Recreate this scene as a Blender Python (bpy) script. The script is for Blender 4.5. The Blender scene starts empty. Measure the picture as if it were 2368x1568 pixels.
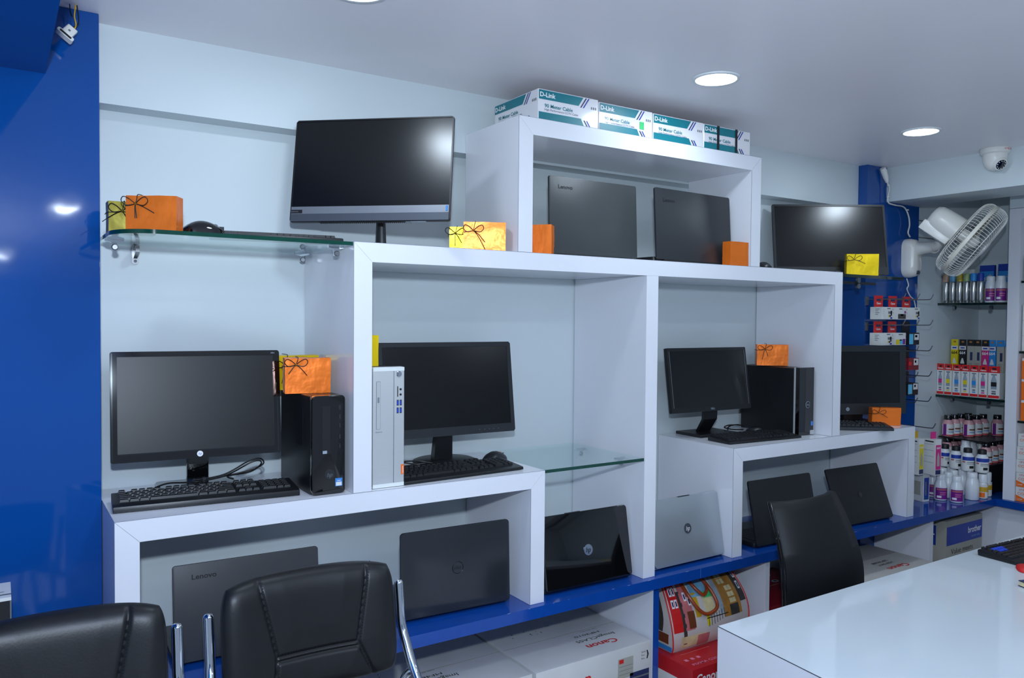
import bpy, bmesh, math, random
from mathutils import Vector, Matrix, noise
random.seed(7)
S = bpy.context.scene
COL = S.collection
R = math.radians
# ---------------------------------------------------------------- camera
cam = bpy.data.objects.new('camera', bpy.data.cameras.new('camera')); COL.objects.link(cam)
cr, cu, cf = Vector((.83746, -.54644, .0083)), Vector((.00779, .02712, .9996)), Vector((.54644, .83706, -.02697))
cam.matrix_world = Matrix(((cr.x, cu.x, -cf.x, -.2239), (cr.y, cu.y, -cf.y, -2.0349), (cr.z, cu.z, -cf.z, 1.6256), (0, 0, 0, 1)))
cam.data.sensor_width = 36; cam.data.lens = 1823.2 / 2368 * 36; cam.data.clip_start = .02
S.camera = cam
# ---------------------------------------------------------------- world, lights, exposure
TINT = (.70, .83, .985)
w = bpy.data.worlds.new('world'); S.world = w; w.use_nodes = True
w.node_tree.nodes['Background'].inputs[0].default_value = (.5, .62, .85, 1)
w.node_tree.nodes['Background'].inputs[1].default_value = .5
def area(name, loc, power, size, target, shape='DISK', color=TINT, spread=180):
    l = bpy.data.lights.new(name, 'AREA'); l.energy = power; l.size = size; l.shape = shape; l.color = color; l.spread = R(spread)
    o = bpy.data.objects.new(name, l); COL.objects.link(o); o.location = loc
    o.rotation_euler = (Vector(target) - Vector(loc)).to_track_quat('-Z', 'Y').to_euler()
    return o
pl = area('shop_front_portal', (1.0, -4.99, 1.2), 1, 1, (1.0, 0, 1.2), 'RECTANGLE'); pl.data.size = 5.0; pl.data.size_y = 2.2; pl.data.cycles.is_portal = True   # guides daylight through the open shop front
fl = bpy.data.lights.new('camera_flash', 'POINT'); fl.energy = 132; fl.shadow_soft_size = .035; fl.color = TINT      # the flash on top of the camera
fo = bpy.data.objects.new('camera_flash', fl); COL.objects.link(fo); fo.location = (-.24, -2.08, 1.90)
S.view_settings.view_transform = 'Standard'; S.view_settings.look = 'None'
S.view_settings.gamma = 1; S.view_settings.use_curve_mapping = False
S.view_settings.exposure = 0.0
S.cycles.use_denoising = True
S.cycles.max_bounces = 10; S.cycles.diffuse_bounces = 5; S.cycles.transparent_max_bounces = 16
S.cycles.caustics_reflective = False; S.cycles.caustics_refractive = False
S.cycles.sample_clamp_indirect = 4

# ---------------------------------------------------------------- materials (all node based)
def lin(c): return tuple((v / 255 / 12.92 if v / 255 <= .04045 else ((v / 255 + .055) / 1.055) ** 2.4) for v in c)
MATS = {}
def mat(name, rgb, rough=.5, metal=0., coat=0., bump=None, vary=.04, vscale=12, emit=0, spec=.5, wave=None, stretch=None):
    m = bpy.data.materials.new(name); m.use_nodes = True; nt = m.node_tree; N = nt.nodes; L = nt.links
    p = N['Principled BSDF']; c = lin(rgb)
    p.inputs['Roughness'].default_value = rough; p.inputs['Metallic'].default_value = metal
    p.inputs['Coat Weight'].default_value = coat; p.inputs['Coat Roughness'].default_value = .04
    p.inputs['Specular IOR Level'].default_value = spec
    tc = N.new('ShaderNodeTexCoord'); mp = N.new('ShaderNodeMapping'); L.new(tc.outputs['Object'], mp.inputs[0])
    if stretch: mp.inputs['Scale'].default_value = stretch
    nz = N.new('ShaderNodeTexNoise'); nz.inputs['Scale'].default_value = vscale; nz.inputs['Detail'].default_value = 4
    L.new(mp.outputs[0], nz.inputs['Vector'])
    rp = N.new('ShaderNodeValToRGB'); L.new(nz.outputs['Fac'], rp.inputs[0])
    rp.color_ramp.elements[0].position = .3; rp.color_ramp.elements[1].position = .7
    rp.color_ramp.elements[0].color = (*[v * (1 - vary) for v in c], 1); rp.color_ramp.elements[1].color = (*[min(1, v * (1 + vary)) for v in c], 1)
    L.new(rp.outputs[0], p.inputs['Base Color'])
    if bump:
        n2 = N.new('ShaderNodeTexNoise'); n2.inputs['Scale'].default_value = bump[0]; n2.inputs['Detail'].default_value = 3
        L.new(mp.outputs[0], n2.inputs['Vector'])
        b = N.new('ShaderNodeBump'); b.inputs['Strength'].default_value = bump[1]; b.inputs['Distance'].default_value = bump[2] if len(bump) > 2 else .002
        L.new(n2.outputs['Fac'], b.inputs['Height']); L.new(b.outputs[0], p.inputs['Normal'])
    if emit:
        p.inputs['Emission Color'].default_value = (*c, 1); p.inputs['Emission Strength'].default_value = emit
    MATS[name] = m
    return m
def M(n): return MATS[n]
mat('wall_paint', (208, 217, 219), .45, bump=(60, .05), vary=.02, vscale=2)
mat('ceiling_paint', (240, 236, 238), .35, bump=(40, .04), vary=.02, vscale=1.5)
mat('laminate', (228, 229, 234), .15, vary=.012, vscale=3)
mat('laminate_gloss', (211, 219, 224), .07, vary=.015, vscale=3)
mat('seam', (70, 74, 84), .6)
mat('edge_line', (128, 132, 146), .5)
mat('blue_gloss', (10, 72, 146), .07, bump=(4, .22, .006), vary=.03, vscale=3)
mat('blue_top', (14, 68, 152), .10, vary=.05, vscale=30)
mat('floor_tile', (186, 184, 180), .15)
mat('glass_edge', (6, 62, 50), .08, vary=.15, vscale=30)
mat('glass_edge_dark', (8, 34, 30), .08, vary=.15, vscale=30)
mat('chrome', (215, 220, 226), .07, 1.0)
mat('steel', (150, 152, 156), .3, 1.0)
mat('steel_dark', (80, 82, 88), .3, 1.0)
mat('black_plastic', (20, 21, 24), .38, bump=(400, .06), vary=.08)
mat('black_matte', (25, 26, 29), .5, bump=(500, .08), vary=.08)
mat('black_gloss', (9, 9, 11), .06, coat=.6, vary=.1)
mat('dark_bezel', (30, 33, 37), .42, vary=.06)
mat('key_plastic', (24, 25, 28), .45, vary=.06)
mat('screen', (12, 13, 15), .26, coat=0, vary=.05)
mat('screen_matt', (17, 19, 22), .36, vary=.05, spec=.28)
mat('screen_dark', (9, 10, 12), .2, vary=.05)
mat('chin_light', (150, 154, 160), .35, .6)
mat('chin_dark', (92, 97, 106), .35, .5)
mat('silver_case', (196, 198, 198), .36, .35, stretch=(2, 2, 90), vary=.02)
mat('silver_cap', (222, 226, 222), .3)
mat('silver_lid', (176, 183, 188), .3, .55, vary=.02)
mat('laptop_grey', (51, 53, 56), .42, bump=(700, .05), vary=.03)
mat('laptop_slate', (58, 62, 63), .40, bump=(700, .05), vary=.03)
mat('laptop_charcoal', (38, 41, 45), .45, bump=(700, .05), vary=.03)
mat('laptop_dell', (40, 43, 47), .16, vary=.04)
mat('leather', (22, 23, 25), .40, spec=.32, bump=(220, .15, .001), vary=.08, vscale=30)
mat('leather_plain', (20, 21, 24), .5, spec=.3, bump=(220, .12, .001), vary=.05)
mat('foil_orange', (255, 126, 36), .33, .45, bump=(18, .55, .006), vary=.06)
mat('foil_gold', (244, 208, 14), .31, .45, bump=(16, .55, .006), vary=.06)
mat('foil_olive', (112, 102, 6), .34, .5, bump=(14, .35, .006), vary=.05)
mat('cord_black', (26, 22, 16), .5)
mat('cord_gold', (190, 150, 50), .3, .8)
mat('cable_black', (14, 14, 16), .4)
mat('cable_white', (222, 220, 214), .4)
mat('wire_yellow', (226, 176, 10), .4)
mat('white_plastic', (236, 234, 226), .3, vary=.02)
mat('fan_white', (232, 230, 222), .28, vary=.02)
mat('fan_ring', (218, 214, 200), .35)
mat('ink_black', (20, 20, 24), .5)
mat('ink_grey', (105, 108, 114), .5)
mat('ink_white', (240, 240, 240), .5)
mat('ink_red', (212, 34, 34), .45)
mat('ink_teal', (8, 120, 132), .4, vary=.06)
mat('ink_blue', (28, 60, 160), .45)
mat('ink_navy', (36, 46, 92), .45)
mat('ink_lightblue', (40, 140, 214), .45)
mat('ink_orange', (240, 112, 22), .45)
mat('ink_purple', (122, 26, 132), .45)
mat('ink_magenta', (212, 40, 130), .45)
mat('ink_yellow', (226, 204, 20), .45)
mat('ink_green', (60, 190, 110), .45)
mat('ink_pink', (226, 120, 150), .45)
mat('ink_gold', (206, 160, 30), .45)
mat('ink_cyan', (90, 190, 225), .45)
mat('ink_cream', (214, 200, 150), .5, vary=.22, vscale=22)
mat('ink_brown', (112, 56, 30), .5)
mat('ink_ochre', (178, 122, 50), .5, vary=.22, vscale=22)
mat('ink_rose', (196, 110, 112), .5, vary=.22, vscale=22)
mat('ink_sky', (120, 176, 206), .5, vary=.22, vscale=22)
mat('ink_greyblue', (150, 162, 172), .5, vary=.22, vscale=22)
mat('ink_charcoal', (62, 58, 54), .5, vary=.3, vscale=40)
mat('card_white', (222, 222, 218), .35, vary=.02)
mat('card_printer', (206, 205, 202), .5, vary=.07, vscale=5)
mat('card_gloss', (232, 230, 232), .14, vary=.02)
mat('card_dusty', (190, 186, 180), .6, vary=.06, vscale=8)
mat('card_grey', (170, 168, 156), .6, vary=.04)
mat('card_red', (178, 26, 34), .35, vary=.06)
mat('card_darkred', (120, 20, 34), .4, vary=.08)
mat('card_edge', (150, 130, 105), .7)
mat('tape_grey', (128, 128, 126), .4)
mat('strap_black', (22, 24, 34), .4)
mat('bottle_white', (228, 232, 234), .28, vary=.02)
mat('bottle_pink', (214, 158, 162), .2, vary=.04)
mat('can_silver', (190, 192, 190), .22, .9)
mat('cap_peach', (206, 168, 140), .3)
mat('cap_sky', (104, 176, 214), .3)
mat('cap_mustard', (196, 170, 50), .3)
mat('cap_sage', (150, 172, 116), .3)
mat('bag_vinyl', (208, 202, 196), .18, vary=.06, vscale=9)
mat('bag_strap', (150, 62, 26), .3)
mat('usb_blue', (20, 70, 200), .4)
mat('film_grey', (140, 146, 150), .12, vary=.1)
mat('lamp_trim', (232, 236, 236), .4)
mat('lamp_glow', (236, 250, 246), .5, emit=9)
mat('sticker_blue', (60, 130, 200), .3)
def glass_material(name, tint, rough=0.0):
    m = bpy.data.materials.new(name); m.use_nodes = True; nt = m.node_tree; N = nt.nodes; L = nt.links
    N.remove(N['Principled BSDF']); out = N['Material Output']
    t = N.new('ShaderNodeBsdfTransparent'); t.inputs[0].default_value = (*tint, 1)
    g = N.new('ShaderNodeBsdfGlossy'); g.inputs['Roughness'].default_value = rough; g.inputs[0].default_value = (.9, 1, .97, 1)
    f = N.new('ShaderNodeFresnel'); f.inputs[0].default_value = 1.5
    gm = N.new('ShaderNodeNewGeometry'); sb = N.new('ShaderNodeMath'); sb.operation = 'SUBTRACT'; sb.use_clamp = True; L.new(f.outputs[0], sb.inputs[0]); L.new(gm.outputs['Backfacing'], sb.inputs[1])   # only the outer faces mirror, no internal reflection without refraction
    x = N.new('ShaderNodeMixShader'); L.new(sb.outputs[0], x.inputs[0]); L.new(t.outputs[0], x.inputs[1]); L.new(g.outputs[0], x.inputs[2])
    L.new(x.outputs[0], out.inputs[0]); MATS[name] = m
glass_material('shelf_glass', (.955, .985, .975))
glass_material('clear_film', (.93, .95, .97), .08)

# ---------------------------------------------------------------- mesh helpers
class B:
    def __init__(s): s.bm = bmesh.new()
    def box(s, x0, x1, y0, y1, z0, z1):
        v = [s.bm.verts.new(p) for p in ((x0, y0, z0), (x1, y0, z0), (x1, y1, z0), (x0, y1, z0), (x0, y0, z1), (x1, y0, z1), (x1, y1, z1), (x0, y1, z1))]
        for q in ((0, 3, 2, 1), (4, 5, 6, 7), (0, 1, 5, 4), (1, 2, 6, 5), (2, 3, 7, 6), (3, 0, 4, 7)): s.bm.faces.new([v[i] for i in q])
        return s
    def prism(s, pts, axis, a, b):
        f = {'y': lambda p, t: (p[0], t, p[1]), 'z': lambda p, t: (p[0], p[1], t), 'x': lambda p, t: (t, p[0], p[1])}[axis]
        A = [s.bm.verts.new(f(p, a)) for p in pts]; C = [s.bm.verts.new(f(p, b)) for p in pts]; n = len(pts)
        s.bm.faces.new(A); s.bm.faces.new(C[::-1])
        for i in range(n): s.bm.faces.new((A[i], C[i], C[(i + 1) % n], A[(i + 1) % n]))
        bmesh.ops.recalc_face_normals(s.bm, faces=s.bm.faces[:]); return s
    def loft(s, rings, cap=True, closed=True):
        vs = [[s.bm.verts.new(p) for p in r] for r in rings]; n = len(rings[0])
        for a, b in zip(vs, vs[1:]):
            for i in range(n if closed else n - 1):
                s.bm.faces.new((a[i], a[(i + 1) % n], b[(i + 1) % n], b[i]))
        if cap: s.bm.faces.new(vs[0][::-1]); s.bm.faces.new(vs[-1])
        bmesh.ops.recalc_face_normals(s.bm, faces=s.bm.faces[:]); return s
    def lathe(s, prof, n=20, c=(0, 0, 0), mtx=None):
        rings = []
        for r, z in prof:
            rings.append([Vector((c[0] + max(r, 1e-4) * math.cos(2 * math.pi * i / n), c[1] + max(r, 1e-4) * math.sin(2 * math.pi * i / n), c[2] + z)) for i in range(n)])
        if mtx: rings = [[mtx @ p for p in q] for q in rings]
        return s.loft(rings)
    def tube(s, pts, r, n=8, closed=False):
        P = [Vector(p) for p in pts]; rings = []; prev = None
        for i, p in enumerate(P):
            if closed: t = (P[(i + 1) % len(P)] - P[i - 1])
            else: t = P[min(i + 1, len(P) - 1)] - P[max(i - 1, 0)]
            t.normalize()
            if prev is None:
                a = Vector((0, 0, 1)) if abs(t.z) < .9 else Vector((1, 0, 0)); u = t.cross(a).normalized()
            else:
                u = (prev - t * prev.dot(t)).normalized()
            prev = u; v = t.cross(u); rr = r[i] if isinstance(r, (list, tuple)) else r
            rings.append([p + (u * math.cos(2 * math.pi * k / n) + v * math.sin(2 * math.pi * k / n)) * rr for k in range(n)])
        if closed: rings.append(rings[0]); return s.loft(rings, cap=False)
        return s.loft(rings)
    def bevel(s, off, seg=2):
        bmesh.ops.remove_doubles(s.bm, verts=s.bm.verts[:], dist=1e-6)
        bmesh.ops.bevel(s.bm, geom=s.bm.edges[:], offset=off, segments=seg, affect='EDGES', clamp_overlap=True, profile=.6); return s
    def xf(s, m): bmesh.ops.transform(s.bm, matrix=m, verts=s.bm.verts[:]); return s
    def mesh(s, name, m, smooth=None):
        me = bpy.data.meshes.new(name); s.bm.to_mesh(me); s.bm.free(); me.materials.append(M(m) if isinstance(m, str) else m)
        if smooth:
            me.shade_smooth(); me.set_sharp_from_angle(angle=R(smooth))
        return me
    def obj(s, name, m, parent=None, smooth=None, loc=None, rot=None):
        return put(name, s.mesh(name, m, smooth), parent, loc, rot)
def put(name, me, parent=None, loc=None, rot=None):
    o = bpy.data.objects.new(name, me); COL.objects.link(o)
    if parent: o.parent = parent
    if loc: o.location = loc
    if rot: o.rotation_euler = rot
    return o
def smoothpath(pts, k=6, closed=False):
    P = [Vector(p) for p in pts]; n = len(P); out = []
    rng = range(n if closed else n - 1)
    for i in rng:
        if closed: a, b, c, d = P[i - 1], P[i], P[(i + 1) % n], P[(i + 2) % n]
        else: a, b, c, d = P[max(i - 1, 0)], P[i], P[i + 1], P[min(i + 2, n - 1)]
        for j in range(k):
            t = j / k
            out.append(.5 * ((2 * b) + (c - a) * t + (2 * a - 5 * b + 4 * c - d) * t * t + (3 * b - a - 3 * c + d) * t ** 3))
    if not closed: out.append(P[-1])
    return out
def rrect(w, h, r, n=5, cx=0, cz=0):
    out = []
    for (sx, sz, a0) in ((1, 1, 0), (-1, 1, 90), (-1, -1, 180), (1, -1, 270)):
        for i in range(n + 1):
            a = R(a0 + 90 * i / n); out.append((cx + sx * (w / 2 - r) + r * math.cos(a), cz + sz * (h / 2 - r) + r * math.sin(a)))
    return out
def disc(r, n=24, cx=0, cz=0): return [(cx + r * math.cos(2 * math.pi * i / n), cz + r * math.sin(2 * math.pi * i / n)) for i in range(n)]
def tag(o, label, cat, group=None):
    o['label'] = label; o['category'] = cat
    if group: o['group'] = group
    return o
def thing(name, label, cat, loc=(0, 0, 0), rotz=0, group=None):
    o = bpy.data.objects.new(name, None); COL.objects.link(o); o.location = loc; o.rotation_euler = (0, 0, R(rotz)); o.empty_display_size = .05
    return tag(o, label, cat, group)
def struct(o): o['kind'] = 'structure'; return o
class Decal:
    """flat print: several coloured polygons as one printed part"""
    def __init__(s): s.v = []; s.f = []; s.m = []
    def poly(s, pts, m): n = len(s.v); s.v += [tuple(p) for p in pts]; s.f.append(list(range(n, n + len(pts)))); s.m.append(m); return s
    def rect(s, fn, u0, u1, v0, v1, m): return s.poly([fn(u0, v0), fn(u1, v0), fn(u1, v1), fn(u0, v1)], m)
    def obj(s, name, parent):
        me = bpy.data.meshes.new(name); me.from_pydata(s.v, [], s.f); ms = sorted(set(s.m))
        for k in ms: me.materials.append(M(k))
        for p, k in zip(me.polygons, s.m): p.material_index = ms.index(k)
        return put(name, me, parent)
TXT = {}
def text_mesh(s, bold, shear):
    k = (s, bold, shear)
    if k not in TXT:
        c = bpy.data.curves.new('lettering', 'FONT'); c.body = s; c.size = 1; c.offset = bold; c.shear = shear; c.resolution_u = 3
        o = bpy.data.objects.new('lettering', c); me = bpy.data.meshes.new_from_object(o)
        bpy.data.objects.remove(o); TXT[k] = me
    return TXT[k]
def txt(s, cap, m, parent, pos, ux=(1, 0, 0), uy=(0, 0, 1), width=None, align='L', bold=.012, shear=0., name='lettering'):
    """cap = letter height in metres, width = optional total width"""
    me = text_mesh(s, bold, shear).copy()
    xs = [v.co.x for v in me.vertices] or [0, 1]; x0, x1 = min(xs), max(xs)
    sc = cap / .72; sx = width / (x1 - x0) if width else sc
    off = {'L': x0, 'C': (x0 + x1) / 2, 'R': x1}[align]
    for v in me.vertices: v.co = ((v.co.x - off) * sx, v.co.y * sc, 0)
    me.materials.clear(); me.materials.append(M(m))
    o = put(name, me, parent); ux = Vector(ux).normalized(); uy = Vector(uy); uy = (uy - ux * uy.dot(ux)).normalized(); n = ux.cross(uy)
    o.matrix_basis = Matrix(((ux.x, uy.x, n.x, pos[0]), (ux.y, uy.y, n.y, pos[1]), (ux.z, uy.z, n.z, pos[2]), (0, 0, 0, 1)))
    return o
ORD = ['first', 'second', 'third', 'fourth', 'fifth', 'sixth', 'seventh', 'eighth', 'ninth', 'tenth']

# ================================================================= the room
CEIL = 2.395; WALL = .41; CT = .716; ZL = 1.14; ZM = 1.8295; ZT = 2.2494; ZS = 1.136
struct(B().box(-2.6, 4.7, -5.1, .6, -.05, 0).obj('floor', 'floor_tile'))
struct(B().box(-2.6, 4.7, -5.1, .6, CEIL, CEIL + .06).obj('ceiling', 'ceiling_paint'))
struct(B().box(-2.5, 3.84, WALL, .5, 0, CEIL).obj('wall_back', 'wall_paint'))
o = struct(B().box(3.84, 4.6, .32, .5, 0, CEIL).obj('wall_corner', 'wall_paint'))
g = B()
for k in range(2): g.box(3.842, 4.548, .3175, .3202, 2.07 + k * .09, 2.076 + k * .09)
g.obj('slat_groove', 'tape_grey', o)
struct(B().box(4.55, 4.65, -5.0, .32, 0, CEIL).obj('wall_right', 'wall_paint'))
struct(B().box(-2.6, -2.5, -5.0, .5, 0, CEIL).obj('wall_left', 'wall_paint'))
wf = struct(B().box(-2.5, -1.5, -5.1, -5.0, 0, CEIL).box(3.5, 4.55, -5.1, -5.0, 0, CEIL).box(-1.4999, 3.4999, -5.1, -5.0, 2.3, CEIL).obj('wall_front', 'wall_paint'))   # open shop front behind the viewer
struct(B().box(-2.5, 0, .255, WALL, 0, CEIL).bevel(.003, 2).obj('trim_1', 'blue_gloss', smooth=40))          # blue panelled pier
struct(B().box(.0, 3.373, .33, WALL, 2.187, CEIL).obj('trim_2', 'wall_paint'))                                # boxed beam along the back wall
struct(B().box(3.375, 3.838, .283, WALL, 0, CEIL).obj('trim_3', 'blue_gloss'))                                # blue pier by the corner
struct(B().box(3.54, 3.838, -5.0, .283, 2.225, CEIL).obj('trim_4', 'wall_paint'))                             # boxed beam along the right wall
struct(B().box(-2.5, -.119, -5.0, .255, 2.222, CEIL).obj('trim_5', 'blue_gloss'))                             # blue beam over the left
struct(B().box(4.09, 4.545, -5.0, -.045, 2.2, 2.27).obj('trim_6', 'wall_paint'))

# ================================================================= joinery
def frame_panel(root, name, pts, y1=.405): return B().prism(pts, 'y', 0, y1).obj(name, 'laminate', root)
T = .0537; G = .0004
def mitred(root, x0, x1, zb, zt, left=True, right=True, zb2=None):
    zb2 = zb if zb2 is None else zb2
    frame_panel(root, 'top_board', [(x0 + G, zt), (x0 + T + G, zt - T), (x1 - T - G, zt - T), (x1 - G, zt)])
    frame_panel(root, 'post', [(x0, zb), (x0 + T, zb), (x0 + T, zt - T - G), (x0, zt - G)])
    frame_panel(root, 'post', [(x1 - T, zb2), (x1, zb2), (x1, zt - G), (x1 - T, zt - T - G)])
    for xa, za, zt_ in ((x0, zb, zt - .001), (x1 - T, zb2, zt - T - .001)): B().box(xa - .0004, xa + .0004, -.0004, .0006, za, zt_).obj('edge_band', 'edge_line', root)
    B().box(x0, x1, -.0004, .0006, zt - .0004, zt + .0004).obj('edge_band', 'edge_line', root)
e = .0008
lf = thing('display_shelf', 'low white frame beside the blue pier with a monitor and keyboard on top', 'shelf', (0, 0, 0)); mitred(lf, 0.001, 1.2345, CT + e, ZL)
mf = thing('display_shelf', 'large white frame in two bays with the all-in-one screen and cable boxes above it', 'shelf'); mitred(mf, .589, 2.7734, ZL + e, ZM, zb2=ZS + e)
frame_panel(mf, 'middle_post', [(1.66, CT + e), (1.7146, CT + e), (1.7146, ZM - T - G), (1.66, ZM - T - G)])
tf = thing('display_shelf', 'small white top frame holding two dark laptops under the cable boxes', 'shelf'); mitred(tf, 1.1238, 2.2446, ZM + e, ZT)
tf.children[0]; 
sf = thing('display_shelf', 'low white frame on the right of the counter holding two black laptops', 'shelf'); mitred(sf, 2.1137, 3.3492, CT + e, ZS)
# the top frame stops in front of the boxed beam
for c in tf.children:
    for v in c.data.vertices:
        if v.co.y > .3 and True: v.co.y = .328
# worktop, L-shaped
pts = [(.003, -.0234), (4.07, -.0234), (4.07, -4.9), (4.546, -4.9), (4.546, .317), (3.842, .317), (3.842, .281), (3.372, .281), (3.372, .405), (.003, .405)]
wt = thing('worktop', 'glossy blue L-shaped counter top under the white frames', 'counter'); B().prism(pts, 'z', .679, CT).obj('slab', 'blue_top', wt)
d = B(); random.seed(3)
for k in range(34):
    x = random.uniform(.2, 3.9); l = random.uniform(.003, .016); d.box(x, x + l, -.0238, -.0229, CT - .0006, CT + .0002)
o = d.obj('edge_wear', 'ink_greyblue', wt); o['kind'] = 'stuff'
B().box(1.92, 1.9206, -.0238, -.0230, .681, CT).obj('joint', 'ink_sky', wt)
for nm, x0, x1, m, lb in (('divider_panel', 1.711, 1.736, 'laminate', 'white divider under the counter with a blue front edge beside the handbag'),
                          ('divider_panel', 2.313, 2.336, 'laminate', 'white divider under the counter right of the handbag'),
                          ('divider_panel', 3.496, 3.527, 'laminate', 'white divider under the counter beside the blue and grey printer carton'),
                          ('divider_panel', .01, .035, 'laminate', 'white end panel under the counter by the blue pier')):
    t = thing(nm, lb, 'panel'); B().box(x0, x1, .001, .404, .001, .678).obj('panel', m, t)
    if x0 == 1.711: B().box(x0, x1, -.002, .0008, .001, .678).obj('edge_band', 'blue_top', t)
tag(B().box(4.12, 4.14, -4.9, .3, .001, .678).obj('kick_panel', 'laminate'), 'white panel closing the front under the right leg of the counter', 'panel')

# right wall display frame (runs towards the viewer beyond the picture)
rf = thing('wall_frame', 'white display frame on the right wall with orange cartons at the picture edge', 'shelf')
B().box(4.09, 4.54, -.10, -.045, CT + e, 2.198).obj('post', 'laminate', rf)
B().box(4.09, 4.54, -1.3, -1.25, CT + e, 2.198).obj('post', 'laminate', rf)
B().box(4.09, 4.54, -1.2495, -.1005, 2.144, 2.198).obj('top_board', 'laminate', rf)

# ---------------------------------------------------------------- glass shelves
def glass_shelf(label, outline, z, th=.0095, edge='glass_edge', edge_segments=None):
    t = thing('glass_shelf', label, 'shelf', (outline[0][0], outline[0][1], z)); ox, oy = outline[0][:2]
    P = [(x - ox, y - oy) for x, y in outline]
    B().prism(P, 'z', 0, th).obj('pane', 'shelf_glass', t)
    # polished green edge as its own strip
    n = edge_segments or len(P) - 1; b = B(); pr = []
    for i in range(n + 1):
        p = Vector(P[i]); q = Vector(P[i + 1]) - p if i < n else p - Vector(P[i - 1]); nn = Vector((q.y, -q.x)).normalized()
        if 0 < i < n:
            q0 = p - Vector(P[i - 1]); nn = (nn + Vector((q0.y, -q0.x)).normalized()).normalized()
        pr.append((p + nn * .0006, p - nn * .0014))
    rings = [[(a.x, a.y, -.0003), (a.x, a.y, th + .0003), (c.x, c.y, th + .0003), (c.x, c.y, -.0003)] for a, c in pr]
    b.loft(rings).obj('polished_edge', edge, t, smooth=50)
    return t
arc = [(.10 - .095 * math.sin(R(90 * i / 10)), .001 + .12 * (1 - math.cos(R(90 * i / 10)))) for i in range(11)]
gl = glass_shelf('clear glass shelf with a rounded green edge by the blue pier, top left', [(.5868, .001)][::-1] and [(.005, .25)] + arc[::-1] + [(.5868, .001), (.5868, .405), (.005, .405)], 1.8185, edge_segments=12)
def bracket(t, loc, w=.05):   # flat wall bracket with arm
    x, y, z = loc
    o = B().prism(rrect(.018, .055, .006), 'y', y - .004, y).xf(Matrix.Translation((x, 0, z))).obj('bracket', 'steel', t, smooth=40)
    B().prism([(y - .05, z + .004), (y - .004, z - .012), (y - .004, z + .014), (y - .05, z + .022)], 'x', x - .005, x + .005).obj('arm', 'steel', o)
    for dz in (-.019, .019): B().prism(disc(.0045, 12, x, z + dz), 'y', y - .0055, y - .0035).obj('screw', 'steel_dark', o)
def clip(t, loc, mir=1):
    x, y, z = loc
    o = B().prism([(-.022, 0), (.022, 0), (.022, -.004), (.006, -.008), (.004, -.026), (-.004, -.026), (-.006, -.008), (-.022, -.004)], 'y', y - .006, y + .006).xf(Matrix.Translation((x, 0, z))).obj('clip', 'chrome', t)
    B().lathe([(.008, 0), (.008, .004), (.006, .006)], 14, (0, 0, 0), Matrix.Translation((x, y - .006, z - .02)) @ Matrix.Rotation(R(90), 4, 'X')).obj('screw', 'steel', o, smooth=40)
o0 = Vector((.005, .25, 1.8185))
bracket(gl, Vector((.102, .409, 1.795)) - o0)
clip(gl, Vector((.563, .36, 1.8183)) - o0); clip(gl, Vector((.560, .06, 1.8183)) - o0); clip(gl, Vector((.03, .23, 1.8183)) - o0)
gm = glass_shelf('clear glass shelf beside the white bay post above the glossy black laptop', [(1.2355, .002), (1.659, .002), (1.659, .404), (1.2355, .404)], 1.1305, edge_segments=1)
clip(gm, (.40, .1, -.0003)); clip(gm, (.40, .33, -.0003))
gr = glass_shelf('dark edged glass shelf under the tilted screen near the wall fan', [(2.7745, .001), (3.23, .001), (3.27, .03), (3.27, .28), (2.7745, .28)], 1.811, .0125, 'glass_edge_dark', edge_segments=3)
B().box(.13, .40, .10, .112, -.022, -.010).obj('rail', 'steel_dark', gr)
for dz in (-.004, -.030): B().prism(disc(.012, 16, .2555, dz), 'y', .09, .10).obj('clip', 'steel', gr)

# ================================================================= ceiling downlights, dome camera
def downlight(x, y, label):
    t = thing('ceiling_light', label, 'light', (x, y, CEIL), 0, 'recessed ceiling lights')
    B().lathe([(.072, -.0005), (.076, -.001), (.074, -.006), (.065, -.007), (.063, -.003), (.063, -.0005)], 40).obj('trim_ring', 'lamp_trim', t, smooth=40)
    B().lathe([(.0625, -.0052), (.0625, -.001)], 40).obj('diffuser', 'lamp_glow', t)
    l = area('downlight', (x, y, CEIL - .012), 3.1, .12, (x, y, 0)); return t
downlight(1.70, -.265, 'round glowing ceiling light over the cable boxes, nearest of the two'); downlight(2.91, -.247, 'round glowing ceiling light farther right, towards the dome camera')
downlight(.49, -.27, 'round ceiling light cut off by the top edge of the picture')
for i, (x, y) in enumerate(((.49, -1.5), (1.70, -1.5), (2.91, -1.5), (.49, -2.9), (1.70, -2.9), (2.91, -2.9))):
    downlight(x, y, 'round ceiling light outside the picture, %s of six' % ORD[i])
t = thing('dome_camera', 'white dome security camera on the ceiling above the wall fan', 'camera', (3.50, -.25, CEIL))
B().lathe([(.058, -.0005), (.060, -.004), (.058, -.02), (.05, -.026), (.04, -.026)], 36).obj('base', 'white_plastic', t, smooth=40)
B().lathe([(.048, -.022), (.049, -.04), (.047, -.055), (.040, -.075), (.028, -.09), (.012, -.097), (0, -.098)], 36).obj('shell', 'white_plastic', t, smooth=50)
ax = Vector((-.35, -.75, -.55)).normalized(); mt = Matrix.Translation(Vector((0, 0, -.052))) @ ax.to_track_quat('Z', 'Y').to_matrix().to_4x4()
o = B().lathe([(.030, .02), (.031, .040), (.027, .046), (.022, .046)], 30, (0, 0, 0), mt).obj('eye_ring', 'white_plastic', t, smooth=40)
B().lathe([(.0225, .040), (.0225, .0466), (.012, .0475), (0, .0475)], 30, (0, 0, 0), mt).obj('lens', 'black_gloss', o, smooth=40)
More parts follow.
